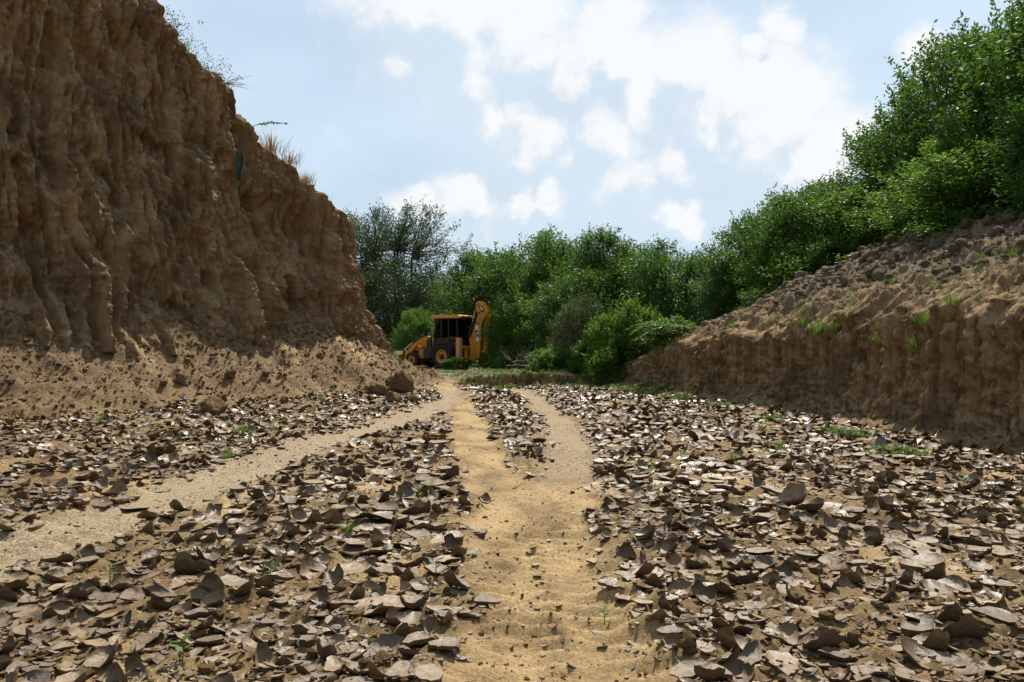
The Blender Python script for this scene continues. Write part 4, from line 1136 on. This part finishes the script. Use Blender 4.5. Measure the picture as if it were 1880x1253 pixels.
# ------------------------------------------------------------------ backhoe loader
def build_backhoe():
    S = {}
    S['yellow'] = mat_plain('yellow_paint', (0.64, 0.265, 0.016), 0.42, 0, 0.34, (0.32, 0.20, 0.10))
    S['roof'] = mat_plain('roof_paint', (0.70, 0.36, 0.06), 0.4, 0, 0.15, (0.5, 0.36, 0.2))
    S['black'] = mat_plain('black_paint', (0.018, 0.018, 0.020), 0.5, 0, 0.22, (0.10, 0.075, 0.05))
    S['rubber'] = mat_plain('rubber', (0.022, 0.022, 0.023), 0.8, 0, 0.35, (0.11, 0.085, 0.06), 0.3)
    S['chrome'] = mat_plain('chrome', (0.6, 0.6, 0.6), 0.2, 1.0, 0.1)
    S['white'] = mat_plain('white_print', (0.72, 0.70, 0.66), 0.5, 0, 0.15)
    S['dust'] = mat_plain('pale_worn_steel', (0.55, 0.52, 0.47), 0.55, 0.2, 0.2)
    S['bucket'] = mat_plain('worn_bucket_paint', (0.26, 0.115, 0.022), 0.6, 0, 0.55, (0.12, 0.085, 0.055))
    S['seat'] = mat_plain('seat_fabric', (0.05, 0.05, 0.055), 0.8, 0, 0.1)
    t = NT('striped_paint')
    sep = t.node('ShaderNodeSeparateXYZ'); t.L.new(t.tc.outputs['Object'], sep.inputs[0])
    v = t.math('ADD', t.math('MULTIPLY', sep.outputs['Z'], 5.5), t.math('MULTIPLY', t.math('ADD', sep.outputs['X'], sep.outputs['Y']), 5.0))
    fr = t.math('FRACT', v); st = t.math('GREATER_THAN', fr, 0.66)
    t.set(t.mix(t.math('MULTIPLY', st, t.math('GREATER_THAN', sep.outputs['Z'], 0.62)), (0.60, 0.20, 0.015), (0.62, 0.56, 0.48)), 0.5)
    S['stripe'] = t.m
    g = NT('tinted_glass'); g.N.remove(g.b)
    tr = g.node('ShaderNodeBsdfTransparent'); tr.inputs[0].default_value = (0.16, 0.19, 0.185, 1)
    gl = g.node('ShaderNodeBsdfGlossy'); gl.inputs['Roughness'].default_value = 0.03
    fz = g.node('ShaderNodeFresnel'); fz.inputs[0].default_value = 1.5
    ms = g.node('ShaderNodeMixShader'); g.L.new(fz.outputs[0], ms.inputs[0]); g.L.new(tr.outputs[0], ms.inputs[1]); g.L.new(gl.outputs[0], ms.inputs[2]); g.L.new(ms.outputs[0], g.out.inputs[0])
    S['glass'] = g.m

    th = math.radians(32)
    d = 44.0; x0 = (831 - 940) * d / F
    root = bpy.data.objects.new('backhoe_loader', None); COL.objects.link(root)
    root.location = (x0, d, gz(x0, d) - .02); root.rotation_euler = (0, 0, math.pi - th)
    tag(root, 'yellow backhoe loader with black cab parked at the end of the pit', 'backhoe loader')

    def fin(bm, name, mat, parent=root, bevel=0.0, smooth=False):
        if bevel: bmesh.ops.bevel(bm, geom=list(bm.edges), offset=bevel, segments=2, affect='EDGES', clamp_overlap=True)
        bmesh.ops.recalc_face_normals(bm, faces=bm.faces)
        me = bpy.data.meshes.new(name); bm.to_mesh(me); bm.free(); me.materials.append(S[mat])
        for p in me.polygons: p.use_smooth = smooth
        return link(name, me, parent)
    def box(name, x, y, z, mat, parent=root, bevel=.015):
        bm = bmesh.new(); bmesh.ops.create_cube(bm, size=1)
        for v in bm.verts:
            v.co = Vector(((x[0] + x[1]) / 2 + v.co.x * (x[1] - x[0]), (y[0] + y[1]) / 2 + v.co.y * (y[1] - y[0]), (z[0] + z[1]) / 2 + v.co.z * (z[1] - z[0])))
        return fin(bm, name, mat, parent, bevel)
    def plate(name, poly, y0, y1, mat, parent=root, bevel=.012):
        """side profile polygon (x, z) between y0 and y1"""
        bm = bmesh.new(); a = [bm.verts.new((x, y0, z)) for x, z in poly]; b = [bm.verts.new((x, y1, z)) for x, z in poly]; n = len(poly)
        bm.faces.new(a); bm.faces.new(b[::-1])
        for i in range(n): bm.faces.new((a[i], b[i], b[(i + 1) % n], a[(i + 1) % n]))
        return fin(bm, name, mat, parent, bevel)
    def rod(name, p, q, r, mat, parent=root, r2=None, n=12):
        V, f = tube_np(np.array([p, (np.array(p) + np.array(q)) / 2, q], float), [r, r if r2 is None else (r + r2) / 2, r if r2 is None else r2], n)
        caps = [np.arange(n)[::-1][None, :], (np.arange(n) + 2 * n)[None, :]]
        return link(name, mesh_np(name, V, [f] + caps, S[mat], False), parent)
    def lathe(name, prof, n, mat, parent, loc):
        """profile (r, y) spun round the y axis"""
        a = np.arange(n) * 2 * math.pi / n; V = []
        for r, y in prof: V.append(np.stack([r * np.cos(a), np.full(n, y), r * np.sin(a)], 1))
        V = np.concatenate(V); q = []
        for i in range(len(prof) - 1):
            for k in range(n): q.append((i * n + k, i * n + (k + 1) % n, (i + 1) * n + (k + 1) % n, (i + 1) * n + k))
        return link(name, mesh_np(name, V, np.array(q), S[mat], True), parent, loc)
    def wheel(x, y, R, w, lugs):
        s = 1 if y > 0 else -1
        e = bpy.data.objects.new('wheel', None); COL.objects.link(e); e.parent = root; e.location = (x, y, R)
        h = w / 2; ri = R * .56
        lathe('tyre', [(ri, -h * .8), (R * .72, -h), (R * .90, -h * .98), (R * .955, -h * .8), (R * .965, 0), (R * .955, h * .8), (R * .90, h * .98), (R * .72, h), (ri, h * .8), (ri, -h * .8)], 40, 'rubber', e, (0, 0, 0))
        parts = []
        for i in range(lugs):
            for sd in (-1, 1):
                a = (i + (.5 if sd > 0 else 0)) * 2 * math.pi / lugs; bxv = []
                for yy, da in ((.03, 0.0), (h * .98, -.20)):
                    for rr in (R * .94, R * 1.0):
                        for dd in (-.045, .045):
                            aa = a + da + dd; bxv.append((rr * math.cos(aa), sd * yy, rr * math.sin(aa)))
                parts.append((np.array(bxv), np.array([(0, 1, 3, 2), (4, 6, 7, 5), (0, 4, 5, 1), (2, 3, 7, 6), (0, 2, 6, 4), (1, 5, 7, 3)])))
        V, f = join_np(parts); link('tread', mesh_np('tread', V, f, S['rubber'], False), e)
        lathe('rim', [(ri * 1.02, s * h * .80), (ri * .98, s * h * .86), (ri * .90, s * h * .80), (ri * .80, s * h * .45), (ri * .50, s * h * .40), (ri * .42, s * h * .55), (.001, s * h * .55)], 32, 'yellow', e, (0, 0, 0))
        lathe('hub', [(ri * .40, s * h * .5), (ri * .38, s * h * .85), (ri * .25, s * h * .95), (.001, s * h * .95)], 20, 'black', e, (0, 0, 0))
    for s in (1, -1):
        wheel(0, s * .86, .66, .44, 18); wheel(2.17, s * .80, .44, .30, 16)
    box('chassis', (-1.15, 2.55), (-.34, .34), (.55, .95), 'black')
    rod('axle', (0, -.8, .66), (0, .8, .66), .12, 'black'); rod('axle', (2.17, -.75, .46), (2.17, .75, .46), .09, 'yellow')
    box('fuel_tank', (.82, 1.45), (.40, .82), (.55, .98), 'black', bevel=.04)
    box('side_panel', (1.45, 1.92), (.36, .62), (.52, .98), 'yellow', bevel=.03)
    plate('bonnet', [(.72, .95), (2.62, .95), (2.66, 1.22), (2.45, 1.36), (.72, 1.58)], -.44, .44, 'yellow', bevel=.05)
    box('grille', (2.66, 2.70), (-.36, .36), (.95, 1.28), 'black')
    rod('exhaust', (1.35, -.35, 1.5), (1.35, -.35, 2.35), .045, 'black')
    # cab
    box('cab_floor', (-.78, .78), (-.64, .64), (.92, 1.22), 'black', bevel=.03)
    box('door_panel', (-.05, .78), (.645, .685), (1.20, 1.42), 'black')
    def pillar(x1, z1, x2, z2, y, w=.06): return plate('pillar', [(x1 - w / 2, z1), (x1 + w / 2, z1), (x2 + w / 2, z2), (x2 - w / 2, z2)], y - .035, y + .035, 'black')
    for s in (1, -1):
        y = s * .66
        pillar(.80, 1.2, .66, 2.72, y, .08); pillar(.28, 1.2, .26, 2.72, y, .09); pillar(-.22, 1.2, -.22, 2.72, y, .07); pillar(-.86, 1.1, -.78, 2.72, y, .08)
        plate('side_window', [(-.80, 1.45), (-.27, 1.45), (-.27, 2.70), (-.74, 2.70)], y - .006, y + .006, 'glass', bevel=0)
        plate('door_window', [(-.18, 1.24), (.23, 1.24), (.21, 2.70), (-.18, 2.70)], y - .006, y + .006, 'glass', bevel=0)
        plate('front_side_window', [(.33, 1.24), (.75, 1.24), (.62, 2.70), (.31, 2.70)], y - .006, y + .006, 'glass', bevel=0)
        plate('side_sill', [(-.90, 1.22), (-.22, 1.22), (-.22, 1.45), (-.88, 1.45)], y - .03, y + .03, 'black')
        # wheel arch
        arc = [(.74 * math.cos(a), .66 + .74 * math.sin(a)) for a in np.linspace(.25, 2.75, 14)]; inn = [(.69 * math.cos(a), .66 + .69 * math.sin(a)) for a in np.linspace(2.75, .25, 14)]
        plate('mudguard', arc + inn, s * .66, s * 1.06, 'black', bevel=0)
    def rect(name, x1, z1, x2, z2, mat):
        bm = bmesh.new(); vs = [bm.verts.new(c) for c in ((x1, -.63, z1), (x1, .63, z1), (x2, .63, z2), (x2, -.63, z2))]
        vs2 = [bm.verts.new((v.co.x + .012, v.co.y, v.co.z)) for v in vs]; bm.faces.new(vs); bm.faces.new(vs2[::-1])
        for i in range(4): bm.faces.new((vs[i], vs2[i], vs2[(i + 1) % 4], vs[(i + 1) % 4]))
        return fin(bm, name, mat)
    rect('windscreen', .80, 1.24, .66, 2.70, 'glass'); rect('rear_window', -.87, 1.6, -.80, 2.70, 'glass'); rect('rear_panel', -.90, 1.1, -.88, 1.58, 'black')
    plate('roof', [(-1.0, 2.74), (.90, 2.74), (.96, 2.80), (.86, 2.90), (.2, 2.94), (-.85, 2.92), (-1.06, 2.84), (-1.06, 2.76)], -.74, .74, 'roof', bevel=.05)
    box('headliner', (-.8, .7), (-.64, .64), (2.64, 2.735), 'black')
    box('roof_badge', (-1.075, -1.062), (-.3, .62), (2.765, 2.825), 'black', bevel=0)
    for y in (.5, -.5):
        box('work_light', (-1.12, -1.07), (y - .1, y + .1), (2.60, 2.72), 'black'); box('work_light', (.90, .97), (y - .1, y + .1), (2.62, 2.73), 'white')
    box('seat', (-.35, .2), (-.26, .26), (1.22, 1.66), 'seat', bevel=.05); box('seat_back', (-.42, -.28), (-.25, .25), (1.66, 2.28), 'seat', bevel=.05)
    rod('steering_column', (.52, 0, 1.22), (.36, 0, 1.85), .035, 'black')
    a = np.arange(25) * 2 * math.pi / 24; V, f = tube_np(np.stack([.36 + .06 * np.cos(a), .19 * np.sin(a), 1.86 + .17 * np.cos(a) * .5], 1), np.full(25, .016), 6)
    link('steering_wheel', mesh_np('steering_wheel', V, f, S['black'], True), root)
    rod('mirror_arm', (.82, .74, 1.9), (1.10, .92, 1.95), .014, 'black'); box('mirror', (1.08, 1.12), (.84, 1.02), (1.78, 2.06), 'black')
    rod('grab_rail', (.82, .72, 1.25), (.72, .72, 2.3), .014, 'chrome')
    # loader
    for s in (1, -1):
        y = s * .60
        plate('loader_tower', [(.95, .9), (1.35, .9), (1.30, 1.62), (1.02, 1.70)], y - .06, y + .06, 'black')
        plate('loader_arm', [(1.05, 1.72), (1.30, 1.52), (2.00, 1.30), (2.62, .62), (2.98, .34), (3.06, .46), (2.80, .78), (2.18, 1.50), (1.95, 1.60), (1.2, 1.78)], y - .07, y + .07, 'yellow', bevel=.02)
        rod('lift_ram', (1.1, y - s * .14, .85), (1.75, y - s * .14, 1.15), .05, 'black'); rod('lift_ram', (1.75, y - s * .14, 1.15), (2.25, y - s * .14, 1.28), .028, 'chrome')
        rod('tilt_ram', (1.55, y + s * .1, 1.86), (2.25, y + s * .1, 1.42), .055, 'black'); rod('tilt_ram', (2.25, y + s * .1, 1.42), (2.86, y + s * .1, 1.00), .03, 'chrome')
        plate('tilt_link', [(2.78, .95), (2.92, 1.05), (3.06, .60), (2.96, .5)], y + s * .02, y + s * .09, 'black')
    prof = [(3.05, .95), (2.92, .75), (2.90, .40), (3.02, .14), (3.25, .05), (3.90, .03), (3.90, .06), (3.28, .10), (3.10, .20), (3.00, .42), (3.02, .70), (3.12, .92)]
    bk = plate('loader_bucket', prof, -1.12, 1.12, 'bucket', bevel=0)
    for s in (1, -1): plate('bucket_side', [(3.05, .95), (2.91, .75), (2.89, .40), (3.01, .13), (3.25, .04), (3.90, .03), (3.62, .55), (3.3, .9)], s * 1.12, s * 1.15, 'dust' if s > 0 else 'yellow', bk, bevel=0)
    # rear frame and stabilisers
    box('rear_frame_bar', (-1.42, -1.22), (-1.02, 1.02), (1.10, 1.24), 'yellow'); box('rear_frame_bar', (-1.42, -1.22), (-1.02, 1.02), (.52, .64), 'yellow')
    for y in (-.62, .55): box('rear_frame_post', (-1.40, -1.24), (y - .07, y + .07), (.62, 1.12), 'yellow')
    box('valve_block', (-1.25, -.95), (-.5, .5), (.7, 1.25), 'black', bevel=.03)
    for s in (1, -1):
        y = s * 1.06
        box('stabiliser_leg', (-1.34, -1.06), (y - .12, y + .12), (.50, 1.68), 'stripe', bevel=.02)
        leg = box('stabiliser_ram', (-1.27, -1.13), (y - .07, y + .07), (.30, .52), 'black'); box('foot_pad', (-1.36, -1.04), (y - .17, y + .17), (.24, .30), 'yellow', leg)
    for k in range(5): rod('hose', (-1.46, -.25 + k * .09, .75), (-1.62, -.12 + k * .06, 1.35), .018, 'black')
    # digger: slewing post, boom, dipper, bucket
    plate('king_post', [(-1.42, .45), (-1.75, .45), (-1.80, .72), (-1.70, 1.25), (-1.42, 1.25)], -.02, .42, 'yellow', bevel=.02)
    boom = [(-1.34, 1.58), (-1.45, 1.36), (-1.58, .62), (-1.70, .54), (-1.96, .52), (-2.04, .70), (-2.12, 1.62), (-2.14, 2.42), (-2.42, 2.86), (-2.70, 3.10), (-2.62, 3.24), (-2.16, 3.60), (-1.92, 3.64), (-1.78, 3.52), (-1.80, 3.14), (-1.98, 2.96), (-1.70, 2.20)]
    bo = plate('boom', boom, .05, .36, 'yellow', bevel=.02)
    box('sticker', (-.11, .11), (-.004, .004), (-.44, .44), 'white', bo, 0).location = (-1.90, .370, 1.92)
    st = bo.children[0]; st.rotation_euler = (0, math.radians(6), 0)
    def text(s, size, loc, rot, mat, parent, name='lettering'):
        cu_ = bpy.data.curves.new(name, 'FONT'); cu_.body = s; cu_.size = size; cu_.align_x = 'CENTER'; cu_.align_y = 'CENTER'; cu_.extrude = .003; cu_.offset = .012
        tmp = bpy.data.objects.new(name, cu_); COL.objects.link(tmp)
        me = bpy.data.meshes.new_from_object(tmp.evaluated_get(bpy.context.evaluated_depsgraph_get())); bpy.data.objects.remove(tmp)
        me.materials.clear(); me.materials.append(S[mat]); return link(name, me, parent, loc, rot)
    # seen from the machine's left side: text plane faces +y
    def yface(roll):  # text lying in the xz plane facing +y, reading direction rolled
        return (Matrix.Rotation(roll, 3, 'Y') @ Matrix(((-1, 0, 0), (0, 0, 1), (0, 1, 0)))).to_euler()
    text('JCB', .25, (-1.90, .382, 1.92), yface(math.radians(90 + 6)), 'black', bo)
    bm = bmesh.new(); bmesh.ops.create_circle(bm, cap_ends=True, radius=1, segments=24)
    for v in bm.verts: v.co = Vector((v.co.x * .22, .006, v.co.y * .12))
    ov = fin(bm, 'badge', 'black', bo); ov.location = (-2.17, .365, 3.22); ov.rotation_euler = (0, math.radians(-50), 0)
    text('JCB', .15, (-2.17, .378, 3.22), yface(math.radians(-50)), 'white', bo)
    rod('boom_ram', (-1.40, .46, 1.70), (-1.68, .46, 2.55), .06, 'black'); rod('boom_ram', (-1.68, .46, 2.55), (-1.84, .46, 3.15), .03, 'chrome')
    for px_, pz_ in ((-1.95, 3.45), (-2.05, 3.02), (-1.95, 2.45), (-1.72, .68)): rod('pivot_pin', (px_, .02, pz_), (px_, .39, pz_), .05, 'black', bo)
    dip = plate('dipper', [(-2.16, 3.50), (-2.62, 3.22), (-2.86, 2.95), (-2.66, 2.66), (-2.52, 1.2), (-2.38, .95), (-2.24, 1.05), (-2.30, 2.5), (-2.36, 2.75)], .11, .30, 'yellow', bevel=.02)
    rod('dipper_ram', (-2.40, .2, 3.42), (-2.92, .2, 2.2), .05, 'black', dip)
    plate('digger_bucket', [(-2.26, .98), (-2.52, 1.02), (-2.86, .80), (-2.92, .48), (-2.66, .24), (-2.30, .22), (-2.34, .28), (-2.62, .32), (-2.80, .5), (-2.74, .74), (-2.5, .88)], -.18, .58, 'yellow', bevel=0)
build_backhoe()
